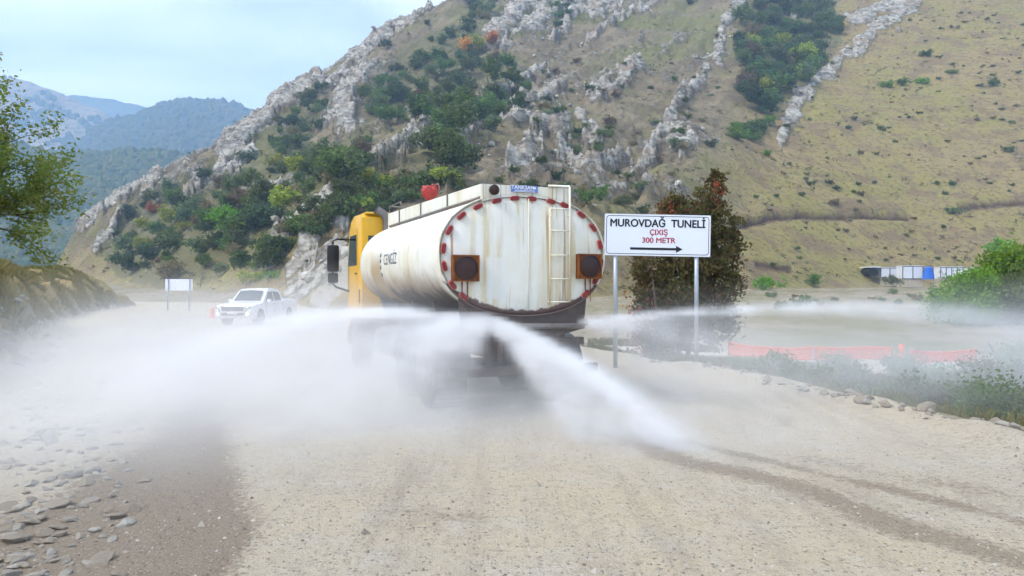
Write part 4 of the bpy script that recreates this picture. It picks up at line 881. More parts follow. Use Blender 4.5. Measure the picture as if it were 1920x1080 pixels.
for s_ in (-1, 1): bd.box((s_ * 0.84, -1.78, 1.20), (0.09, 1.62, 0.05), bev=0.012)
bd.box((0, -2.585, 1.20), (1.6, 0.06, 0.05), bev=0.012); bd.build('bed_rail', M_pk, b_o)

# ------------------------------------------------------------------ huts on the far bank, orange fencing
M_hut = simple('white_hut_panel', (0.76, 0.77, 0.80), 0.5, 0, 0.05, 2, 0, 0.4, 0.2, (0.5, 0.47, 0.4)); M_hfr = simple('dark_hut_frame', (0.05, 0.055, 0.06), 0.6)
M_tarp = simple('blue_tarpaulin', (0.02, 0.13, 0.55), 0.6, 0, 0.25, 1.5, 0.3); M_or = simple('orange_plastic_net', (0.75, 0.13, 0.045), 0.6, 0, 0.15, 3); M_drum = simple('black_pipe', (0.015, 0.015, 0.017), 0.6)
def hut(px0, px1, py0, py1, D, label, deep=2.4, frames=3):
    x0 = at(px0, 0, D).x; x1 = at(px1, 0, D).x; zb_ = at(0, py1, D).z; ht = (py1 - py0) / F * D; W_ = x1 - x0
    h = empty('site_hut', ((x0 + x1) / 2, D, zb_ ), R(3), label, 'hut', 'white site huts at the foot of the slope')
    MB().box((0, deep / 2, ht / 2), (W_, deep, ht)).build('wall', M_hut, h); MB().box((0, deep / 2, ht + 0.06), (W_ + 0.15, deep + 0.15, 0.12)).build('roof', M_hut, h)
    for k_ in range(frames + 1): MB().box((-W_ / 2 + W_ * k_ / frames, -0.03, ht / 2), (0.14, 0.08, ht)).build('frame_post', M_hfr, h)
    for z_ in (0.06, ht - 0.06): MB().box((0, -0.025, z_), (W_, 0.06, 0.12)).build('frame_rail', M_hfr, h)
    MB().box((0, deep / 2, -0.9), (W_ * 0.98, deep * 0.95, 1.78)).build('footing', M_road, h)
    return h
hut(1651, 1686, 502, 521, 168, 'white site hut right of the black pipe end', 2.4, 2); hut(1692, 1731, 499, 523, 163, 'white site hut with dark frame beside the blue tarpaulin', 2.4, 2)
hut(1763, 1806, 501, 522, 166, 'white site hut right of the blue tarpaulin behind green bush', 2.4, 4); hut(1818, 1848, 503, 523, 165, 'rightmost white site hut partly behind the bright green trees', 2.4, 2)
Dq = 169.0; pq = at(1632, 510, Dq)
dr_ = MB().loft([[Vector((1.1 * math.cos(t_), y_, 0.95 * math.sin(t_))) for t_ in np.linspace(0, 2 * math.pi, 24, endpoint=False)] for y_ in (-1.5, 2.5)], True).build('culvert_pipe', M_drum, None, loc=(pq.x, Dq, pq.z), auto=40); tag(dr_, 'black round pipe end left of the white site huts', 'pipe')
MB().box((0.2, 0.6, 1.06), (2.6, 4.4, 0.2)).build('cover_slab', M_hut, dr_)
Dq = 162.0; pq = at(1741, 512, Dq); tp = MB(); r_ = random.Random(4)
tp.loft([[pq + Vector((k_ * 0.95 * math.cos(t_) * (1 + 0.15 * r_.random()), k_ * 0.8 * math.sin(t_), z_)) for t_ in np.linspace(0, 2 * math.pi, 12, endpoint=False)] for z_, k_ in ((-1.3, 1.2), (-0.4, 1.05), (0.5, 0.95), (1.1, 0.8), (1.4, 0.3))], True)
tag(tp.build('tarpaulin', M_tarp, auto=40), 'bright blue tarpaulin bundle between two white huts', 'tarpaulin')
def net_fence(P, h, label, nm='barrier_fence'):
    b0 = Vector((P[0][0], P[0][1], 0)); f = empty(nm, (b0.x, b0.y, zat(*P[0])), 0, label, 'fence'); o3 = f.location
    pts_ = []
    for (x0, y0), (x1, y1) in zip(P[:-1], P[1:]):
        n = max(1, int(math.hypot(x1 - x0, y1 - y0) / 2.2)); pts_ += [(x0 + (x1 - x0) * i / n, y0 + (y1 - y0) * i / n) for i in range(n)]
    pts_.append(P[-1]); r_ = random.Random(len(P) + int(P[0][0] * 7))
    for i, (x, y) in enumerate(pts_):
        z = zat(x, y); MB().tube([(x - o3.x, y - o3.y, z - o3.z - 0.2), (x - o3.x + r_.uniform(-.05, .05), y - o3.y, z - o3.z + h + 0.12)], 0.03, 6).build('post', M_galv, f)
    for (a, b) in zip(pts_[:-1], pts_[1:]):
        n = 10; m_ = MB(); nv = 7; sag = r_.uniform(0.05, 0.16); V = []
        for i in range(n + 1):
            t_ = i / n; x = a[0] + (b[0] - a[0]) * t_; y = a[1] + (b[1] - a[1]) * t_; z = zat(x, y); d_ = sag * 4 * t_ * (1 - t_)
            V.append((x - o3.x, y - o3.y - 0.04 - 0.06 * math.sin(t_ * 9 + a[0]), z - o3.z, h - d_))
        for k_ in range(nv):                    # horizontal and vertical strands of the net
            fz = 0.08 + 0.92 * k_ / (nv - 1); m_.tube([(v_[0], v_[1], v_[2] + v_[3] * fz) for v_ in V], 0.034 if k_ in (0, nv - 1) else 0.024, 4, False)
        for v_ in V: m_.tube([(v_[0], v_[1], v_[2] + 0.08 * v_[3]), (v_[0], v_[1], v_[2] + v_[3])], 0.018, 4, False)
        m_.build('net', M_or, f)
net_fence([(8.6, 30.5), (11.5, 29.3), (14.2, 28.8)], 0.5, 'long orange safety net fence beyond the right road edge'); net_fence([(14.6, 28.2), (17.2, 28.4)], 0.48, 'short orange safety net fence near the orange marker post')
net_fence([(-10.2, 49.0), (-7.0, 47.0), (-3.0, 44.0)], 0.8, 'orange safety net fence behind the pickup and tanker')
def marker(x, y, h, label):
    o = empty('marker_post', (x, y, zat(x, y)), 0, label, 'marker'); MB().tube([(0, 0, -0.05), (0, 0, 0.06), (0, 0, 0.065), (0, 0, h * 0.5), (0, 0, h)], [0.2, 0.19, 0.13, 0.11, 0.09], 16).build('body', M_or, o, smooth=True)
p_ = drop_at(1690, 684) or Vector((13.5, 27, -1)); marker(p_.x, p_.y, 0.7, 'orange marker post in front of the safety net at right')
marker(at(398, 0, 46).x, 46, 0.6, 'orange marker post left of the white pickup')
# ------------------------------------------------------------------ stones
M_stone = []
for i, (lo, hi) in enumerate((((0.27, 0.25, 0.215), (0.43, 0.395, 0.34)), ((0.24, 0.205, 0.16), (0.40, 0.345, 0.265)), ((0.32, 0.295, 0.25), (0.50, 0.46, 0.39)))):
    m, t, o = newmat('limestone_block'); g = NT(t); v = g.obj(); oi = g.n('ShaderNodeObjectInfo')
    c = g.mix(g.noise(v, 3.0, 6, 0.65), lo, hi); c = g.mix(g.math('MULTIPLY', oi.outputs['Random'], 0.4), c, (0.24, 0.19, 0.14)); f = g.noise(v, 9, 5, 0.7)
    g.bsdf(o, c, 0.95, 0, g.bump(f, 0.5, 0.06), 0.15); M_stone.append(m)
def stone_mesh(seed, flat):
    r = np.random.default_rng(seed); bm = bmesh.new(); bmesh.ops.create_icosphere(bm, subdivisions=2 if seed % 2 else 1, radius=1.0)
    sc3 = np.array([r.uniform(0.8, 1.25), r.uniform(0.6, 1.0), flat * r.uniform(0.8, 1.2)])
    pl = [(lambda n_: (n_ / np.linalg.norm(n_), r.uniform(0.45, 0.85)))(r.normal(size=3)) for _ in range(9)]
    for v in bm.verts:
        p = np.array(v.co[:])
        for n_, d_ in pl:
            e_ = p.dot(n_) - d_
            if e_ > 0: p = p - n_ * e_
        p = p * (0.95 + 0.1 * r.random()) * sc3; v.co = Vector(p)
    me = bpy.data.meshes.new('stone'); bm.to_mesh(me); bm.free(); me.materials.append(M_stone[seed % 3]); return me
STN = [stone_mesh(i, 0.42 if i < 8 else 0.72) for i in range(14)]
rs = random.Random(11)
def put_stone(x, y, s, parent, kinds, sink=0.25, tilt=14):
    me = STN[rs.choice(kinds)]; o = bpy.data.objects.new('stone', me); C.objects.link(o); o.parent = parent
    o.location = (x, y, zat(x, y) + s * (0.42 - sink) * (0.6 if me in STN[:8] else 1)); o.rotation_euler = (R(rs.uniform(-tilt, tilt)), R(rs.uniform(-tilt, tilt)), rs.uniform(0, 6.28)); o.scale = (s, s, s)
FL = list(range(8)); RD = list(range(8, 14))
n = 0
while n < 298:                        # rubble thrown down along the left edge of the road
    px = rs.triangular(-40, 330, 60); py = rs.uniform(640, 1100) ** 1.0
    if px > 300 - max(0, py - 860) * 0.35 - (max(0, 720 - py)) * 0.8: continue
    x, y = gp(px, py)
    if rs.random() < 0.25 and py > 980: continue
    put_stone(x, y, rs.choice((0.025, 0.03, 0.04, 0.045, 0.05, 0.06, 0.08)) * (0.8 + 0.5 * rs.random()) * (1.0 + 0.03 * y), road, FL + RD[:2], 0.36); n += 1
edge = [(1165, 668), (1230, 682), (1330, 697), (1430, 722), (1530, 745), (1620, 768), (1740, 788), (1860, 818), (1990, 850)]
for k_ in range(120):                 # blocks lining the right-hand edge
    t_ = rs.random() * (len(edge) - 1.001); i = int(t_); f_ = t_ - i; px = edge[i][0] * (1 - f_) + edge[i + 1][0] * f_ + rs.gauss(0, 8); py = edge[i][1] * (1 - f_) + edge[i + 1][1] * f_ + rs.gauss(0, 4) - 1
    x, y = gp(px, py); put_stone(x, y, rs.choice((0.03, 0.04, 0.05, 0.065, 0.09)) * (0.7 + 0.6 * rs.random()), road, RD + FL[:3], 0.15)
for px, py, s in ((1735, 784, 0.25), (1545, 748, 0.2), (1625, 771, 0.2), (1660, 776, 0.19), (1870, 815, 0.2), (1790, 802, 0.12), (1500, 741, 0.14), (1690, 783, 0.12), (1395, 713, 0.15), (1905, 826, 0.15)):
    x, y = gp(px, py); put_stone(x, y, s * 0.52, road, RD, 0.1)
for px, py, s in ((150, 1005, 0.16), (85, 1000, 0.2), (165, 1000, 0.09), (120, 1050, 0.12), (235, 940, 0.12), (30, 1050, 0.14), (60, 880, 0.2), (180, 860, 0.16), (115, 905, 0.17), (40, 950, 0.2), (150, 815, 0.22), (60, 780, 0.3), (210, 845, 0.12)):
    x, y = gp(px, py); put_stone(x, y, s * 0.42, road, FL, 0.34, 10)
for k_ in range(46):                  # stones fallen out of the bank
    px = rs.uniform(-20, 150); py = rs.uniform(560, 690); p = drop_at(px, py)
    if p is None or p.y > 60: continue
    put_stone(p.x, p.y, rs.uniform(0.06, 0.22), bank, FL + RD, 0.2, 30)
# fine gravel strewn over the road: uncountable
r = np.random.default_rng(21); n = 42000
yy_ = 4.3 + 15 * r.random(n) ** 2.0; xx_ = (r.random(n) * 2150 - 120 - 960) / F * yy_
okm = (-sdist(xx_, yy_, LEFT) < 0.5) & (sdist(xx_, yy_, RIGHT) < 0.3) & (fbm2(xx_ / 1.5, yy_ / 1.5, 3) + 0.35 * r.normal(size=n) > -0.05)
xx_, yy_ = xx_[okm], yy_[okm]; n = len(xx_)
_pj = np.clip(np.searchsorted(pxc, 960 + F * xx_ / yy_), 1, len(pxc) - 1); _pi = np.clip(np.searchsorted(yr, yy_), 1, len(yr) - 1); zz_ = ZZ[_pi, _pj]
s_ = 0.0062 * np.exp(0.5 * r.normal(size=n)); OCT = np.array([(1, 0, 0), (0, 1, 0), (-1, 0, 0), (0, -1, 0), (0, 0, 1)]); OF = np.array([(0, 1, 4), (1, 2, 4), (2, 3, 4), (3, 0, 4)])
a_ = r.random(n) * 6.28; J = OCT[None] * (0.6 + 0.8 * r.random((n, 5, 3))); ca, sa = np.cos(a_)[:, None], np.sin(a_)[:, None]
Vp = np.stack([J[..., 0] * ca - J[..., 1] * sa, J[..., 0] * sa + J[..., 1] * ca, J[..., 2] * 0.8], -1) * s_[:, None, None] + np.stack([xx_, yy_, zz_ - 0.002], -1)[:, None]
m, t, o = newmat('gravel_chips'); g = NT(t); geo = g.n('ShaderNodeNewGeometry'); c = g.mix(g.math('POWER', geo.outputs['Random Per Island'], 1.0), (0.17, 0.14, 0.10), (0.50, 0.45, 0.37)); g.bsdf(o, c, 0.95)
tag(link('gravel', np_mesh('gravel', Vp.reshape(-1, 3), (OF[None] + (np.arange(n) * 5)[:, None, None]).reshape(-1, 3), False), m), 'loose gravel chips scattered over the pale road', 'gravel', kind='stuff')

# ------------------------------------------------------------------ plants
LM = dict(
 dark=leafmat('dark_green_leaves', [(0.060, 0.090, 0.042), (0.095, 0.130, 0.055), (0.135, 0.165, 0.066)]),
 mid=leafmat('mid_green_leaves', [(0.092, 0.138, 0.041), (0.138, 0.199, 0.057), (0.206, 0.253, 0.077)]),
 lime=leafmat('yellow_green_leaves', [(0.206, 0.253, 0.045), (0.345, 0.375, 0.061), (0.467, 0.437, 0.084)]),
 orange=leafmat('orange_leaves', [(0.467, 0.206, 0.053), (0.651, 0.314, 0.077), (0.743, 0.437, 0.099)]),
 red=leafmat('red_leaves', [(0.253, 0.061, 0.038), (0.406, 0.114, 0.061), (0.314, 0.145, 0.061)]),
 brown=leafmat('brown_twigs', [(0.176, 0.138, 0.084), (0.253, 0.191, 0.107), (0.191, 0.176, 0.084)]),
 bright=leafmat('bright_green_leaves', [(0.114, 0.222, 0.031), (0.176, 0.314, 0.038), (0.237, 0.391, 0.053)]),
 mixed=leafmat('green_and_russet_leaves', [(0.085, 0.12, 0.032), (0.125, 0.155, 0.042), (0.17, 0.16, 0.055), (0.21, 0.14, 0.06), (0.27, 0.12, 0.07)]),
 autumn=leafmat('turning_leaves', [(0.095, 0.15, 0.03), (0.14, 0.20, 0.04), (0.19, 0.24, 0.045), (0.27, 0.25, 0.05), (0.27, 0.15, 0.045)], 0.5),
 grey=leafmat('grey_green_leaves', [(0.114, 0.145, 0.068), (0.160, 0.199, 0.084), (0.222, 0.237, 0.099)]))
M_bark = simple('bark', (0.10, 0.075, 0.055), 0.95, 0, 0.3, 8, 0.4)
def leaf_cloud(r, lobes, n, size, clump=0.22, per=14, shell=0.45):
    """n leaf quads gathered in clumps through the volume of ellipsoid lobes"""
    lobes = np.array(lobes, float); vol = (lobes[:, 3] * lobes[:, 4] * lobes[:, 5]) ** (2 / 3); nc = max(6, n // per)
    li = r.choice(len(lobes), nc, p=vol / vol.sum()); d = r.normal(size=(nc, 3)); d /= np.linalg.norm(d, axis=1)[:, None]
    cc = lobes[li, :3] + d * (r.random((nc, 1)) ** shell) * lobes[li, 3:]
    ci = r.integers(0, nc, n); rad = lobes[li[ci], 3:].mean(1, keepdims=True)
    p = cc[ci] + r.normal(size=(n, 3)) * clump * rad * (0.5 + r.random((n, 1)))
    u = r.normal(size=(n, 3)); u /= np.linalg.norm(u, axis=1)[:, None]; w_ = r.normal(size=(n, 3)); w_[:, 2] *= 0.6; w_ = np.cross(u, w_); w_ /= np.linalg.norm(w_, axis=1)[:, None]
    s = size * (0.55 + 0.9 * r.random((n, 1))); V = np.stack([p - u * s, p + w_ * s * 0.55, p + u * s, p - w_ * s * 0.55], 1)
    return V.reshape(-1, 3), np.arange(4 * n).reshape(-1, 4)
def small_plant(seed, kind):
    """prototype of unit radius standing on z = 0"""
    r = np.random.default_rng(seed)
    if kind == 'bush': lobes = [(r.normal() * 0.4, r.normal() * 0.4, 0.42 + 0.18 * r.random(), 0.45 + 0.25 * r.random(), 0.45 + 0.25 * r.random(), 0.38 + 0.2 * r.random()) for _ in range(6)]; n = 750; s = 0.105
    elif kind == 'tree': lobes = [(r.normal() * 0.35, r.normal() * 0.35, 0.75 + 0.95 * r.random(), 0.38 + 0.25 * r.random(), 0.38 + 0.25 * r.random(), 0.40 + 0.25 * r.random()) for _ in range(8)]; n = 1100; s = 0.10
    else: lobes = [(r.normal() * 0.2, r.normal() * 0.2, 0.35 + 0.25 * r.random(), 0.55, 0.55, 0.4) for _ in range(3)]; n = 260; s = 0.15
    V, Fq = leaf_cloud(r, lobes, n, s, 0.20, 12); V[:, 2] = np.maximum(V[:, 2], -0.12)
    return np_mesh(kind, V, Fq, False)
PROTO = {}
def proto(kind, i, mat):
    k_ = (kind, i, mat)
    if k_ not in PROTO:
        me = small_plant(100 + i + {'bush': 0, 'tree': 20, 'tuft': 40}[kind], kind); me.materials.append(LM[mat]); PROTO[k_] = me
    return PROTO[k_]
def plant(name, kind, mat, p, s, label, cat, group, squash=1.0):
    me = proto(kind, rs.randrange(4), mat); o = bpy.data.objects.new(name, me); C.objects.link(o); o.location = p; o.rotation_euler = (0, 0, rs.uniform(0, 6.28))
    o.scale = (s * rs.uniform(0.85, 1.15), s * rs.uniform(0.85, 1.15), s * squash * rs.uniform(0.85, 1.15)); return tag(o, label, cat, group)
CN = dict(dark='dark green', mid='mid green', grey='grey-green', lime='yellow-green', brown='brown', bright='bright green')
def scatter(poly, n, mats, size, name, kind, label, cat, group, mind=6, squash=1.0):
    x0, x1 = min(p[0] for p in poly), max(p[0] for p in poly); y0, y1 = min(p[1] for p in poly), max(p[1] for p in poly); got = []; tries = 0
    while len(got) < n and tries < n * 40:
        tries += 1; px, py = rs.uniform(x0, x1), rs.uniform(y0, y1)
        if not in_poly(np.array([px]), np.array([py]), poly)[0]: continue
        if any((px - a) ** 2 + (py - b) ** 2 < mind * mind for a, b in got): continue
        p = drop_at(px, py)
        if p is None or p.y < 50: continue
        got.append((px, py)); mt = rs.choice(mats); sz = rs.uniform(*size); big_ = 'large' if sz > 0.35 * size[0] + 0.65 * size[1] else ('small' if sz < 0.65 * size[0] + 0.35 * size[1] else 'middling')
        wx = (px - x0) / (x1 - x0); wy = (py - y0) / (y1 - y0); plc = ('upper', 'middle', 'lower')[min(2, int(wy * 3))] + ' ' + ('left', 'centre', 'right')[min(2, int(wx * 3))]
        plant(name, kind, mt, p - Vector((0, 0, 0.1)), sz, f'{big_} {CN[mt]} {label}, {plc}', cat, group, squash)
DG = ['dark'] * 4 + ['mid'] * 4 + ['grey'] * 4 + ['brown']
W = WOOD
scatter(W[0], 100, DG + ['mid', 'brown'], (1.5, 3.9), 'broadleaf_tree', 'tree', 'tree in the dense wood under the top left cliffs', 'tree', 'trees of the upper gully wood', 9, 0.85)
scatter(W[1], 98, DG + ['mid', 'lime', 'brown'], (1.2, 3.6), 'broadleaf_tree', 'tree', 'tree in the wood low on the left ridge', 'tree', 'trees of the lower left wood', 9, 0.8)
scatter(W[2], 92, DG + ['mid', 'lime'], (2.8, 4.8), 'broadleaf_tree', 'tree', 'tree in the wooded ravine at upper right', 'tree', 'trees of the right ravine', 7, 0.85)
scatter(W[3], 22, DG, (1.8, 3.0), 'hillside_bush', 'bush', 'bush below the pale cliff on the left ridge', 'bush', 'bushes below the left cliff', 9); scatter(W[4], 9, DG, (2.2, 3.4), 'hillside_bush', 'bush', 'bush on the skyline at top of the ridge', 'bush', 'bushes at the ridge top', 9)
scatter(W[5], 42, DG + ['mid', 'lime'], (1.3, 2.4), 'hillside_bush', 'bush', 'bush on the slope just above the cab', 'bush', 'bushes above the cab', 9); scatter(W[6], 12, ['mid', 'bright', 'dark'], (1.8, 3.0), 'hillside_bush', 'bush', 'bush at the foot of the wooded ravine', 'bush', 'bushes below the ravine', 8)
scatter(W[7], 24, DG, (2.0, 3.2), 'hillside_bush', 'bush', 'bush high on the rocky left ridge', 'bush', 'bushes on the left ridge', 9); scatter(W[8], 8, DG, (2.4, 3.6), 'hillside_bush', 'bush', 'bush between the two white top cliffs', 'bush', 'bushes between the cliffs', 9)
scatter(W[9], 45, DG + ['mid', 'lime'], (1.2, 2.3), 'hillside_bush', 'bush', 'bush among the rocks left of the tanker', 'bush', 'bushes among the lower rocks', 9)
scatter([(900, 150), (1000, 120), (1380, 60), (1340, 300), (1200, 400), (880, 420), (860, 330)], 75, ['grey', 'brown', 'mid', 'dark', 'grey'], (0.8, 1.9), 'hillside_bush', 'bush', 'bush on the rocky slope above the tanker', 'bush', 'bushes of the rocky slope', 11)
scatter([(1560, 60), (1930, -20), (1930, 380), (1400, 400), (1450, 280)], 110, ['brown', 'grey', 'dark', 'mid'], (0.45, 1.25), 'slope_shrub', 'bush', 'shrub dotted on the grassy right slope', 'bush', 'shrubs of the grassy slope', 10)
scatter([(1400, 410), (1930, 390), (1930, 500), (1400, 520)], 34, ['brown', 'brown', 'grey'], (0.35, 0.8), 'slope_shrub', 'bush', 'low shrub under the eroded bank at right', 'bush', 'shrubs under the eroded bank', 10)
for px, py, s, mt, kd, lb in ((872, 104, 4.4, 'orange', 'tree', 'orange autumn tree at left under the white cliff'), (925, 92, 3.8, 'orange', 'tree', 'small orange autumn tree nearest the white cliff'), (898, 100, 4.4, 'lime', 'tree', 'yellow-green tree between two orange trees'),
   (1502, 125, 5.6, 'lime', 'tree', 'yellow-green tree standing out in the dark ravine wood'), (418, 450, 3.4, 'bright', 'tree', 'bright round green tree low on the left ridge'), (318, 425, 3.4, 'lime', 'tree', 'yellow-green tree in the lower left wood'), (345, 435, 2.4, 'lime', 'bush', 'yellow-green bush right of the yellow-green tree, lower left'),
   (281, 400, 2.4, 'orange', 'bush', 'orange bush near the crest of the left ridge'), (480, 535, 1.9, 'lime', 'bush', 'yellow-green bush just above the white pickup'), (505, 528, 1.4, 'bright', 'bush', 'small bright bush right of the bush above the pickup'), (1300, 8, 2.6, 'dark', 'bush', 'dark bush on the slope at the top centre'),
   (1660, 165, 2.4, 'bright', 'bush', 'green bush in a row on the upper grassy slope, leftmost'), (1690, 160, 2.6, 'mid', 'bush', 'green bush in the middle of the row on the upper grassy slope'), (1722, 158, 2.4, 'bright', 'bush', 'green bush at right of the row on the upper grassy slope'), (1785, 140, 2.3, 'mid', 'bush', 'dark round bush above right of the row of bushes'), (1735, 108, 2.6, 'dark', 'bush', 'wide dark bush highest on the grassy slope'),
   (1865, 165, 2.2, 'mid', 'tree', 'upright green bush at the right edge of the grassy slope'), (1886, 285, 1.7, 'grey', 'bush', 'grey bush by the right picture edge'), (1570, 358, 1.1, 'dark', 'tree', 'small dark conical tree on the mid slope'), (1432, 292, 1.6, 'bright', 'bush', 'bright bush at the lower tip of the rock rib'), (1650, 245, 1.6, 'mid', 'bush', 'green bush in the middle of the grassy slope'),
   (1565, 390, 1.6, 'brown', 'bush', 'brown bush just above the eroded track'), (1795, 405, 2.4, 'grey', 'bush', 'large grey bush beside the eroded cut'), (1446, 545, 2.1, 'bright', 'bush', 'bright green bush at the foot of the slope right of the sign'), (1527, 540, 1.7, 'mid', 'tree', 'small green bush left of the black pipe'), (1672, 540, 1.7, 'grey', 'tree', 'grey-green sapling in front of the white huts'),
   (728, 90, 3.0, 'dark', 'bush', 'black-looking bush on the skyline of the ridge'), (612, 165, 1.8, 'dark', 'bush', 'small dark bush on the skyline left of the black bush'), (800, 50, 1.8, 'grey', 'tree', 'thin lone tree on the skyline'), (590, 185, 2.0, 'dark', 'bush', 'dark bush low on the skyline'), (460, 305, 3.0, 'dark', 'bush', 'dark bush among pale rocks on left crest'), (1395, 240, 2.2, 'mid', 'bush', 'green bush left at the ravine mouth'), (380, 352, 2.6, 'dark', 'tree', 'dark tree on the left crest'),
   (1870, 505, 4.2, 'bright', 'tree', 'bright green tree right of the white huts')):
    p = drop_at(px, py)
    if p is not None: plant('autumn_tree' if mt == 'orange' else ('broadleaf_tree' if kd == 'tree' else 'hillside_bush'), kd, mt, p - Vector((0, 0, 0.1)), s, lb, 'tree' if kd == 'tree' else 'bush', None, 0.8 if kd == 'tree' else 1.0)

scatter([(1400, 556), (1740, 548), (1740, 580), (1420, 600)], 14, ['grey', 'brown', 'mid'], (0.3, 0.8), 'floodplain_shrub', 'bush', 'low shrub on the bare flats before the huts', 'bush', 'shrubs of the flats', 12)
# ---- larger trees with trunk, limbs and crown
def limb(r, p, d, L_, r0, depth, segs, tips, spread):
    pts_ = [p]; rs_ = [r0]; n = 5
    for i in range(n):
        d = (d + Vector(r.normal(size=3)) * 0.16 + Vector((0, 0, 0.04))).normalized(); p = p + d * (L_ / n); pts_.append(p); rs_.append(r0 * (1 - 0.62 * (i + 1) / n))
        if depth == 0: tips.append((p.copy(), d.copy()))
    segs.append((pts_, rs_))
    if depth > 0:
        for k_ in range(3 if depth > 1 else 4):
            i = r.integers(2, n + 1); dv = (d + Vector(r.normal(size=3)) * spread).normalized(); limb(r, pts_[i], dv, L_ * (0.55 + 0.25 * r.random()), rs_[i] * 0.7, depth - 1, segs, tips, spread)
    return tips
def leaf_at(r, tips, per, size, spread):
    P = np.array([t_[0][:] for t_ in tips]); n = len(P) * per; p = np.repeat(P, per, 0) + r.normal(size=(n, 3)) * spread
    u = r.normal(size=(n, 3)); u[:, 2] *= 0.6; u /= np.linalg.norm(u, axis=1)[:, None]; w_ = np.cross(u, r.normal(size=(n, 3))); w_ /= np.linalg.norm(w_, axis=1)[:, None]
    s = size * (0.6 + 0.8 * r.random((n, 1))); return np.stack([p - u * s, p + w_ * s * 0.5, p + u * s, p - w_ * s * 0.5], 1).reshape(-1, 3), np.arange(4 * n).reshape(-1, 4)
def big_tree(name, base, dirs, L_, r0, seed, mat, per, size, spread, label, group=None, sp=0.6, depth=2, cat='tree'):
    r = np.random.default_rng(seed); o = empty(name, base, 0, label, cat, group); segs = []; tips = []
    for d in dirs: limb(r, Vector((0, 0, 0)) + Vector(d[1] if len(d) > 1 else (0, 0, 0)), Vector(d[0]).normalized(), L_, r0, depth, segs, tips, sp)
    tb = MB(); bb = MB()
    for i, (p_, r_) in enumerate(segs): (tb if r_[0] > r0 * 0.9 else bb).tube(p_, r_, 7 if r_[0] > 0.02 else 4, False)
    t_o = tb.build('trunk', M_bark, o, smooth=True)
    if bb.v: bb.build('branches', M_bark, t_o, smooth=True)
    V, Fq = leaf_at(r, tips, per, size, spread); link('crown', np_mesh('crown', V, Fq, False), LM[mat], o); return o
# the half-bare tree leaning in from the left on the bank
bx0, by0 = at(-175, 0, 21).x, 21.0
big_tree('bank_tree', (bx0, by0, zat(bx0, by0) - 0.15), [((0.30, 0.0, 1),), ((0.65, -0.1, 0.95),), ((0.85, 0.0, 0.60),), ((0.9, 0.2, 0.38),), ((0.45, -0.3, 1.0),), ((-0.5, 0.2, 1),), ((0.75, 0.3, 0.8),)], 2.7, 0.095, 5, 'autumn', 40, 0.06, 0.16, 'half-bare tree with yellowing leaves leaning in from the left bank', sp=0.55)
# dense russet-tinged tree behind the tunnel sign
tx, ty = at(1275, 0, 24).x, 24.0
st_ = big_tree('sign_tree', (tx, ty, zat(tx, ty) - 0.1), [((0.1, 0, 1),), ((-0.3, 0.1, 1),), ((0.3, 0.1, 1),)], 3.5, 0.08, 9, 'mixed', 4, 0.05, 0.2, 'dense green and russet tree standing behind the tunnel sign', sp=0.45)
for c_ in [c for c in st_.children if c.name.startswith('crown')]: bpy.data.objects.remove(c_)
r = np.random.default_rng(31)
_bz = st_.location.z
lob = [((px - 1275) / 60.0, 0, CAMH - (py - 540) / 60.0 - _bz, rx, rx * 0.9, rz_) for px, py, rx, rz_ in ((1342, 340, .3, .4), (1325, 374, .55, .5), (1262, 390, .5, .4), (1352, 415, .62, .6), (1295, 425, .8, .6), (1238, 440, .6, .6), (1358, 470, .6, .6), (1300, 490, .9, .7), (1228, 500, .7, .7), (1352, 530, .7, .7), (1270, 560, 1.0, .8), (1212, 550, .5, .7), (1330, 600, .9, .8), (1250, 620, .9, .8))]
V, Fq = leaf_cloud(r, lob, 24000, 0.06, 0.17, 26, 0.30); link('crown', np_mesh('crown', V, Fq, False), LM['mixed'], st_)
V, Fq = leaf_cloud(r, [(1.05, -0.1, 5.9, 0.35, 0.3, 0.4), (-0.3, -0.1, 5.1, 0.5, 0.4, 0.4), (-1.2, 0, 2.0, 0.5, 0.5, 1.1), (-0.9, 0, 0.9, 0.6, 0.5, 0.8)], 1500, 0.05, 0.2, 12); ob_ = link('crown', np_mesh('crown', V, Fq, False), LM['red'], st_); ob_['label'] = 'russet sprays at the edge of the crown'
# bright shrubs and trees at right, across the stream
def shrub(px, py, D, wpx, hpx, mat, label, seed, n=5000, size=0.075, cat='bush', group=None, name='riverside_shrub'):
    W_ = wpx / F * D; H_ = hpx / F * D; r = np.random.default_rng(seed); x = at(px, 0, D).x; z = min(at(0, py, D).z, zat(x, D) + 0.3) if py else zat(x, D)
    o = empty(name, (x, D, zat(x, D) - 0.05), 0, label, cat, group); H_ = H_ + max(0, at(0, py, D).z - zat(x, D)) if py else H_
    stems = MB()
    for k_ in range(6):
        a_ = r.random() * 6.28; q = Vector((math.cos(a_) * W_ * 0.3, math.sin(a_) * W_ * 0.2, H_ * (0.6 + 0.3 * r.random()))); stems.tube([(0, 0, -0.1), q * 0.5 + Vector((0, 0, H_ * 0.1)), q], [0.035, 0.025, 0.01], 5, False)
    stems.build('stems', M_bark, o, smooth=True)
    lobes = [(r.uniform(-0.34, 0.34) * W_, r.uniform(-0.25, 0.25) * W_, H_ * (0.18 + 0.60 * r.random()), W_ * r.uniform(0.18, 0.28), W_ * r.uniform(0.16, 0.24), H_ * r.uniform(0.18, 0.27)) for _ in range(12)]
    V, Fq = leaf_cloud(r, lobes, n, size, 0.26, 16, 0.4); link('crown', np_mesh('crown', V, Fq, False), LM[mat], o); return o
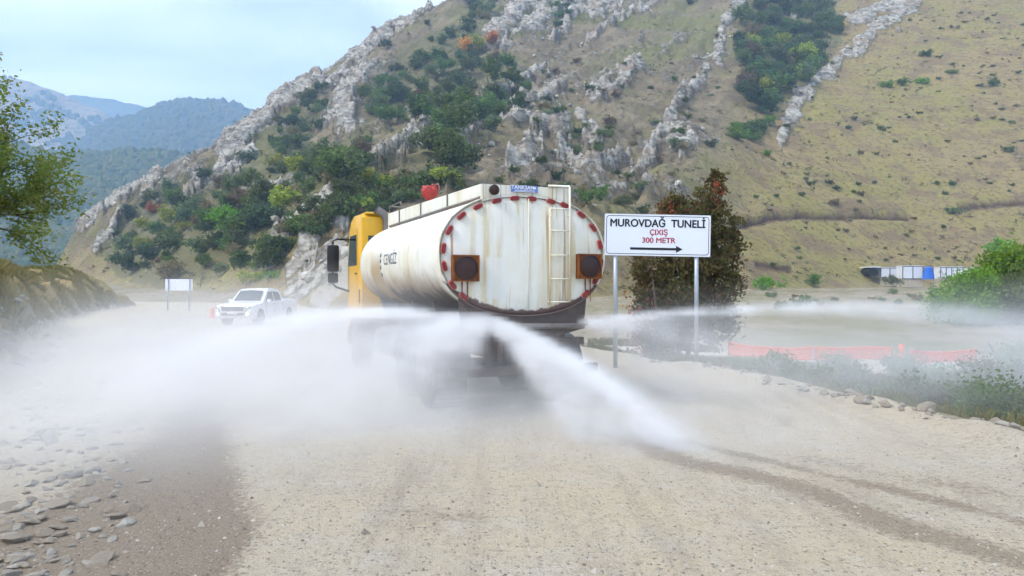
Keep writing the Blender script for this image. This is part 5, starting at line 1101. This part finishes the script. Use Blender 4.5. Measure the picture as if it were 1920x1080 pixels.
shrub(1885, 578, 45, 130, 122, 'bright', 'tall bright green shrub at the right edge before the huts', 41, 16000, 0.10); shrub(1805, 580, 43, 140, 90, 'bright', 'spreading green shrub left of the tall bright green one', 42, 12000, 0.09); shrub(1930, 580, 42, 120, 100, 'mid', 'green shrub cut by the right picture edge', 43, 10000, 0.09); shrub(1765, 580, 47, 50, 45, 'dark', 'small dark shrub at the left end of the right-hand thicket', 44, 4000, 0.08)
lowshr = [(1400, 705, 19, 120, 70, 'grey'), (1620, 720, 17, 110, 95, 'grey'), (1480, 700, 20, 90, 50, 'brown'), (1730, 760, 14.5, 140, 120, 'grey'), (1850, 790, 13, 170, 150, 'mid'), (1790, 740, 18, 150, 90, 'mid'), (1900, 720, 20, 150, 120, 'mid'), (1330, 690, 21.5, 90, 45, 'brown'), (1700, 700, 22, 130, 70, 'grey'), (1580, 690, 23, 100, 60, 'mid'), (1960, 800, 12.5, 170, 150, 'grey'), (1250, 680, 24, 120, 40, 'brown')]
lab = ['grey-green shrub right of the sign beyond the rock edge', 'grey-green shrub before the orange net fence', 'brown scrub between two grey-green shrubs right of the sign', 'grey-green shrub just beyond the tall edge stone', 'large green shrub nearest the camera at right', 'green shrub behind the edge stones at right', 'green shrub by the right picture edge, mid height', 'brown scrub beside the right post of the tunnel sign', 'grey-green shrub below the orange marker post', 'green shrub under the long orange net', 'grey-green shrub in the lower right corner of the thicket', 'low brown scrub behind the tunnel sign posts']
lowshr += [(1440, 0, 16.8, 110, 60, 'grey'), (1520, 0, 15.5, 120, 70, 'mid'), (1660, 0, 14.8, 110, 90, 'grey'), (1560, 0, 18.5, 120, 80, 'grey'), (1800, 0, 15.5, 150, 120, 'mid'), (1870, 0, 16.5, 150, 120, 'grey'), (1380, 0, 22.5, 120, 50, 'mid')]
lab += ['low grey-green shrub at the edge stones, nearest the sign', 'green shrub at the edge stones left of the tall stone', 'grey-green shrub in the haze left of the tall edge stone', 'grey-green shrub midway between sign and right edge', 'tall green shrub in the haze under the right-hand jet', 'tall grey-green shrub close to the right picture edge', 'low green shrub right of the sign, behind the grey-green ones']
for i, ((px, py, D, w_, h_, mt), lb) in enumerate(zip(lowshr, lab)): shrub(px, 0, D, w_, h_, mt, lb, 60 + i, 3600, 0.035, 'bush', None, 'roadside_shrub')

# ---- grass: dry tufts on the bank and among the scrub (uncountable)
def grass(name, P, hgt, mat, seed, per=9):
    r = np.random.default_rng(seed); n = len(P) * per; p = np.repeat(P, per, 0) + np.concatenate([r.normal(size=(n, 2)) * 0.07, np.zeros((n, 1))], 1); a = r.random(n) * 6.28; h = (hgt * (0.5 + r.random(n)))[:, None]
    lean = np.stack([np.cos(a), np.sin(a), np.zeros(n)], 1) * (0.15 + 0.5 * r.random((n, 1))) * h; wv = np.stack([-np.sin(a), np.cos(a), np.zeros(n)], 1) * 0.012
    up = np.array([[0, 0, 1.0]]); V = np.stack([p - wv, p + wv, p + lean * 0.4 + up * h * 0.6 + wv * 0.7, p + lean + up * h * 0.9], 1)
    return link(name, np_mesh(name, V.reshape(-1, 3), np.arange(4 * n).reshape(-1, 4), False), mat)
LM['straw'] = leafmat('dry_grass', [(0.20, 0.145, 0.06), (0.29, 0.22, 0.09), (0.18, 0.17, 0.06), (0.13, 0.14, 0.04)], 0.25)
LM['rough'] = leafmat('rough_grass', [(0.10, 0.115, 0.04), (0.15, 0.15, 0.05), (0.20, 0.17, 0.07), (0.12, 0.14, 0.05)], 0.25)
r = np.random.default_rng(77); P = []
while len(P) < 10000:
    y = 10 + 60 * r.random() ** 1.6; e = r.random() ** 0.8 * 7; x = np.interp(y, [q[1] for q in LEFT], [q[0] for q in LEFT]) - 0.25 - e
    if fbm2(np.array([x / 1.6]), np.array([y / 1.6]), 2)[0] < 0.02: continue
    P.append((x, y, zat(x, y) - 0.03))
tag(grass('grass', np.array(P), 0.30, LM['straw'], 78), 'dry straw-coloured grass tufts on the left bank', 'grass', kind='stuff')
P = []
while len(P) < 8000:
    y = 9 + 26 * r.random(); x = np.interp(y, [q[1] for q in RIGHT], [q[0] for q in RIGHT]) + 0.9 + 9 * r.random()
    if abs(sdist(np.array([x]), np.array([y]), [(1.5, 34), (8, 30), (13, 27), (22, 26), (40, 30)])[0]) < 1.5: continue
    P.append((x, y, zat(x, y) - 0.03))
tag(grass('grass', np.array(P), 0.26, LM['rough'], 79), 'rough dry grass between the shrubs right of the road', 'grass', kind='stuff')

# ---- fine scrub and broken stone strewn over the mountain: uncountable
def hill_points(n, weight, seed):
    r_ = np.random.default_rng(seed); m_ = (hh > 0.6) & (PX > 60) & (PX < 1960) & (PYG > -30) & (PYG < 560); w_ = np.where(m_, weight, 0).ravel(); w_ = w_ * np.gradient(yr)[:, None].repeat(nC, 1).ravel() * (YY.ravel())
    i_ = r_.choice(len(w_), n, p=w_ / w_.sum()); P_ = Vall[i_].copy(); P_[:, :2] += r_.normal(size=(n, 2)) * 0.4; return P_, r_
patch = np.clip(0.5 + 1.6 * fbm2(XX / 22, YY / 22, 4), 0.03, 1.5) * (0.7 + 0.3 * rough) * (1 - 0.7 * (rock > 0.6))
P_, r_ = hill_points(7500, patch, 5); Vs = []; per = 22
s_ = 0.25 + 0.55 * r_.random((len(P_), 1)) ** 2; p_ = np.repeat(P_, per, 0) + r_.normal(size=(len(P_) * per, 3)) * np.repeat(s_, per, 0) * np.array([[0.55, 0.55, 0.32]]) + np.array([[0, 0, 1]]) * np.repeat(s_, per, 0) * 0.4
u_ = r_.normal(size=p_.shape); u_ /= np.linalg.norm(u_, axis=1)[:, None]; w_ = np.cross(u_, r_.normal(size=p_.shape)); w_ /= np.linalg.norm(w_, axis=1)[:, None]; q_ = np.repeat(s_, per, 0) * 0.30
V = np.stack([p_ - u_ * q_, p_ + w_ * q_ * 0.6, p_ + u_ * q_, p_ - w_ * q_ * 0.6], 1).reshape(-1, 3)
LM['scrub'] = leafmat('hill_scrub', [(0.10, 0.075, 0.04), (0.13, 0.11, 0.045), (0.09, 0.10, 0.04), (0.16, 0.12, 0.06)], 0.15)
tag(link('scrub', np_mesh('scrub', V, np.arange(len(V)).reshape(-1, 4), False), LM['scrub']), 'low brown and olive scrub speckling the whole mountainside', 'scrub', kind='stuff')
wr = np.clip(blurr := np.maximum(rock, scree), 0, 1) * 1.0 + 0.02 * rough * np.clip(fbm2(XX / 14 + 7, YY / 14, 3) * 3, 0, 1)
P_, r_ = hill_points(2600, wr, 6); P_ += r_.normal(size=P_.shape) * np.array([[1.0, 1.0, 0]])
_pj = np.clip(np.searchsorted(pxc, 960 + F * P_[:, 0] / P_[:, 1]), 1, len(pxc) - 1); _pi = np.clip(np.searchsorted(yr, P_[:, 1]), 1, len(yr) - 1); P_[:, 2] = ZZ[_pi, _pj]
S_ = (0.22 + 0.75 * r_.random((len(P_), 1)) ** 3) * np.array([[1, 1, 0.75]]); m, t, o = newmat('hill_rubble'); g = NT(t); geo = g.n('ShaderNodeNewGeometry'); g.bsdf(o, g.mix(geo.outputs['Random Per Island'], (0.22, 0.195, 0.16), (0.54, 0.50, 0.43)), 0.95)
tag(blob_mass('rubble', P_, S_, m, 8), 'pale broken rock strewn about the crags of the mountainside', 'rubble', kind='stuff')
# ------------------------------------------------------------------ water spray and drifting mist, as fog volumes
def blur3(G, s):
    for ax in range(3):
        sg = s[ax]
        if sg <= 0: continue
        n = int(3 * sg + 1); k = np.exp(-0.5 * (np.arange(-n, n + 1) / sg) ** 2); k /= k.sum(); pad = [(0, 0)] * 3; pad[ax] = (n, n)
        Gp = np.pad(G, pad); out_ = np.zeros_like(G)
        for i, w_ in enumerate(k):
            sl = [slice(None)] * 3; sl[ax] = slice(i, i + G.shape[ax]); out_ += w_ * Gp[tuple(sl)]
        G = out_
    return G
def mat_fog(name, dens, col=(1.0, 1.0, 1.0)):
    m, t, o = newmat(name); g = NT(t); v = g.n('ShaderNodeVolumePrincipled'); v.inputs['Color'].default_value = (*col, 1); v.inputs['Density'].default_value = dens; v.inputs['Anisotropy'].default_value = 0.0
    v.inputs['Density Attribute'].default_value = 'density'; g.l(v.outputs[0], o.inputs['Volume']); return m
def fog_object(name, G, lo, hi, mat):
    """a fog volume whose density at each cell is G[ix,iy,iz]"""
    nx, ny, nz_ = G.shape; n = G.size
    me = bpy.data.meshes.new(name); me.vertices.add(n)
    ax = [np.linspace(lo[i], hi[i], G.shape[i]) for i in range(3)]; PP = np.stack(np.meshgrid(*ax, indexing='ij'), -1).reshape(-1, 3).astype(np.float32)
    me.vertices.foreach_set('co', PP.ravel()); a = me.attributes.new('dens', 'FLOAT', 'POINT'); a.data.foreach_set('value', G.astype(np.float32).ravel())
    o = bpy.data.objects.new(name, me); C.objects.link(o); me.materials.append(mat)
    ng = bpy.data.node_groups.new(name, 'GeometryNodeTree'); ng.interface.new_socket('Geometry', in_out='INPUT', socket_type='NodeSocketGeometry'); ng.interface.new_socket('Geometry', in_out='OUTPUT', socket_type='NodeSocketGeometry')
    N = ng.nodes.new; K = ng.links.new
    gi = N('NodeGroupInput'); go = N('NodeGroupOutput'); vc = N('GeometryNodeVolumeCube'); si = N('GeometryNodeSampleIndex'); si.data_type = 'FLOAT'; si.domain = 'POINT'
    na = N('GeometryNodeInputNamedAttribute'); na.data_type = 'FLOAT'; na.inputs['Name'].default_value = 'dens'; K(gi.outputs[0], si.inputs['Geometry']); K(na.outputs['Attribute'], si.inputs['Value'])
    pos = N('GeometryNodeInputPosition'); sx = N('ShaderNodeSeparateXYZ'); K(pos.outputs[0], sx.inputs[0]); idx = None
    for i, m_ in enumerate((ny * nz_, nz_, 1)):
        mr = N('ShaderNodeMapRange'); K(sx.outputs[i], mr.inputs['Value']); mr.inputs['From Min'].default_value = lo[i]; mr.inputs['From Max'].default_value = hi[i]; mr.inputs['To Max'].default_value = G.shape[i] - 1
        fi = N('FunctionNodeFloatToInt'); fi.rounding_mode = 'ROUND'; K(mr.outputs['Result'], fi.inputs[0])
        im = N('FunctionNodeIntegerMath'); im.operation = 'MULTIPLY'; K(fi.outputs[0], im.inputs[0]); im.inputs[1].default_value = m_
        if idx is None: idx = im.outputs[0]
        else:
            ad = N('FunctionNodeIntegerMath'); ad.operation = 'ADD'; K(idx, ad.inputs[0]); K(im.outputs[0], ad.inputs[1]); idx = ad.outputs[0]
    K(idx, si.inputs['Index']); K(si.outputs[0], vc.inputs['Density']); vc.inputs['Min'].default_value = lo; vc.inputs['Max'].default_value = hi
    for nm, v_ in zip(('Resolution X', 'Resolution Y', 'Resolution Z'), G.shape): vc.inputs[nm].default_value = v_
    sm = N('GeometryNodeSetMaterial'); sm.inputs['Material'].default_value = mat; K(vc.outputs[0], sm.inputs[0]); K(sm.outputs[0], go.inputs[0])
    md = o.modifiers.new('fog', 'NODES'); md.node_group = ng; return o
def truck_w(v): return TP + rt * v.x + hd * v.y + Vector((0, 0, v.z))
def flight(r, p0, az, el, sp, k, g_, T, nt_, spread, wind=(0, 0, 0), t_pow=1.0):
    """drops leaving p0 with bearings az (from +X, counter-clockwise), slowed by drag k: positions and weights"""
    n = len(az); t = (r.random((n, nt_)) ** t_pow) * T
    v0 = np.stack([np.cos(el) * np.cos(az), np.cos(el) * np.sin(az), np.sin(el)], 1) * sp[:, None]
    e = (1 - np.exp(-k * t)) / k; P = np.array(p0)[None, None] + v0[:, None, :] * e[..., None]
    P[..., 2] += (g_ / k) * e - (g_ / k) * t; P += np.array(wind)[None, None] * t[..., None]
    P += r.normal(size=P.shape) * (0.012 + spread * t[..., None]) * np.array([1, 1, 0.7])
    return P.reshape(-1, 3), t.reshape(-1)
def splat(P, W_, lo, hi, shape):
    H, _ = np.histogramdd(P, bins=shape, range=[(lo[i], hi[i]) for i in range(3)], weights=W_); return H
r = np.random.default_rng(99)
nl = truck_w(NOZ[0]); nr_ = truck_w(NOZ[1])
def norm(G, q=99.5): v_ = np.percentile(G[G > 0], q) if (G > 0).any() else 1; return np.clip(G / v_, 0, 3)
# --- jets (fine cells, 6 cm)
lo = (-9.5, 5.5, -0.02); hi = (12.5, 17.5, 2.2); shp = (275, 150, 38)
def fan(p0, a0, a1, n, sp, el, edge0, edge1, **kw):
    """flat fan between two bearings, denser towards its edges"""
    u = r.random(n); m_ = r.random(n); u = np.where(m_ < edge0, np.abs(r.normal(size=n)) * 0.035, np.where(m_ < edge0 + edge1, 1 - np.abs(r.normal(size=n)) * 0.035, u))
    az = R(1) * (a0 + (a1 - a0) * u); return flight(r, p0, az, R(1) * (el + r.normal(size=n) * 1.6), sp * (0.85 + 0.25 * r.random(n)), **kw)
jets = np.zeros(shp)
def sheet(p0, a0, a1, el0, el1, s0, s1, n, wt, **kw):
    """a spreading curtain: bearings, elevations and speeds between the given limits"""
    az = R(1) * r.uniform(a0, a1, n); el = R(1) * r.uniform(el0, el1, n); sp = s0 + (s1 - s0) * r.random(n) ** 0.8
    P, t = flight(r, p0, az, el, sp, **kw); sw = np.clip(0.2 + 2.4 * noise2(az * 22, el * 26 + sp * 0.4) + 2.2 * noise2(az * 75, el * 60 + sp), 0.02, 2.6); return splat(P, wt * np.repeat(sw, kw['nt_']) * (0.25 + np.minimum(t, 0.5)) / 0.75 / (0.35 + t), lo, hi, shp) / n
# left: a strong crest that arcs out to the left, with curtains falling beneath it
jets += sheet(nl, 172, 186, 7, 11, 6.5, 8.2, 4000, 2.2, k=0.7, g_=5.6, T=1.1, nt_=80, spread=0.08)
jets += sheet(nl, 160, 215, -16, 9, 2.0, 8.0, 9000, 5.5, k=0.8, g_=8.0, T=1.1, nt_=80, spread=0.16)
jets += sheet(nl, 205, 262, -18, 6, 2.5, 6.5, 5000, 2.0, k=0.8, g_=9.0, T=1.0, nt_=70, spread=0.18)
# the jet that shoots back to the right, towards the camera
jets += sheet(nl, 313, 320, -14, -9, 6.8, 9.4, 4600, 1.5, k=0.25, g_=9.0, T=0.42, nt_=90, spread=0.15)
jets += sheet(nl, 300, 326, -26, -8, 5.0, 9.0, 4600, 2.4, k=0.4, g_=9.4, T=0.5, nt_=80, spread=0.10)
# right: a long flat arc with a thin veil under it
jets += sheet(nr_, 6, 20, 4, 6.5, 10.0, 12.5, 4200, 1.6, k=0.75, g_=2.2, T=1.5, nt_=90, spread=0.075)
jets += sheet(nr_, 0, 40, -8, 5, 3.0, 12.0, 6000, 2.0, k=0.8, g_=5.5, T=1.5, nt_=90, spread=0.12)
jets += sheet(nr_, -55, 5, -20, 4, 2.5, 5.0, 2600, 0.35, k=0.8, g_=9.0, T=0.8, nt_=60, spread=0.12)
jets = blur3(jets, (0.6, 0.6, 0.5))
gx, gy, gz = np.meshgrid(*[np.linspace(lo[i], hi[i], shp[i]) for i in range(3)], indexing='ij')
jets = jets * 82.0 * np.clip(0.75 + 2.2 * fbm3(gx / 0.42, gy / 0.42, gz / 0.24, 4, 0.65), 0.03, 2.6)
jets[..., 0] *= 0.3; jets = np.clip(jets, 0, 8); jets[jets < 0.008] = 0; print('JETS', np.percentile(jets[jets > 0], [10, 50, 90, 99, 99.9]), (jets > 0).mean())
tag(fog_object('water_spray', jets, lo, hi, mat_fog('spray_drops', 1.0)), 'fans of white water spray from the nozzles behind the tanker', 'spray', kind='stuff')
# --- mist that hangs and drifts to the left and towards the camera (coarse cells, 16 cm)
lo = (-13.5, 4.2, -0.02); hi = (15.0, 32.0, 2.6); shp = (178, 174, 24)
gx, gy, gz = np.meshgrid(*[np.linspace(lo[i], hi[i], shp[i]) for i in range(3)], indexing='ij')
def bank_of(cx, cy, rx, ry, top, d): return d * np.exp(-((gx - cx) / rx) ** 2 - ((gy - cy) / ry) ** 2) * np.exp(-(np.clip(gz, 0, None) / top) ** 1.6)
nzf = fbm3(gx / 2.2, gy / 2.2, gz / 1.2, 4); nz2 = fbm3(gx / 0.7 + 5, gy / 0.7, gz / 0.5, 3)
mist = bank_of(-3.2, 12.5, 2.8, 3.2, 1.1, 0.42) + bank_of(-6.0, 15.5, 3.4, 5.0, 0.95, 0.30) + bank_of(-5.2, 9.0, 2.8, 2.8, 0.7, 0.27) + bank_of(-0.6, 9.4, 2.8, 1.8, 0.6, 0.26) + bank_of(-9.5, 20, 3.5, 6, 0.7, 0.16)
mist += bank_of(2.6, 9.0, 1.8, 1.4, 0.45, 0.18) + bank_of(7.0, 14.5, 4.5, 3.4, 0.95, 0.15) + bank_of(11.0, 15.5, 3.5, 3.5, 1.05, 0.17) + bank_of(3.5, 13.5, 2.2, 2.2, 0.9, 0.06)
mist *= np.clip(0.85 + 1.5 * nzf + 0.7 * nz2, 0.05, 2.4)
edge_ = np.minimum.reduce([sstep(lo[i], lo[i] + 1.2, [gx, gy][i]) * (1 - sstep(hi[i] - 1.2, hi[i], [gx, gy][i])) for i in (0, 1)]); mist *= edge_ * (1 - sstep(1.7, 2.4, gz)); mist[mist < 0.004] = 0
tag(fog_object('mist', mist, lo, hi, mat_fog('drifting_mist', 1.0)), 'pale mist drifting from the tanker across the gravel road', 'mist', kind='stuff')
# ------------------------------------------------------------------ haze over the whole valley
m, t, o = newmat('valley_haze'); g = NT(t); v = g.n('ShaderNodeVolumePrincipled'); v.inputs['Color'].default_value = (0.46, 0.70, 1.0, 1); v.inputs['Density'].default_value = 0.00042; v.inputs['Anisotropy'].default_value = 0.1; g.l(v.outputs[0], o.inputs['Volume'])
HB = MB().box((0, 1500, 290), (9000, 7600, 640)).build('haze', m); tag(HB, 'thin blue haze filling the valley air', 'haze', kind='stuff')
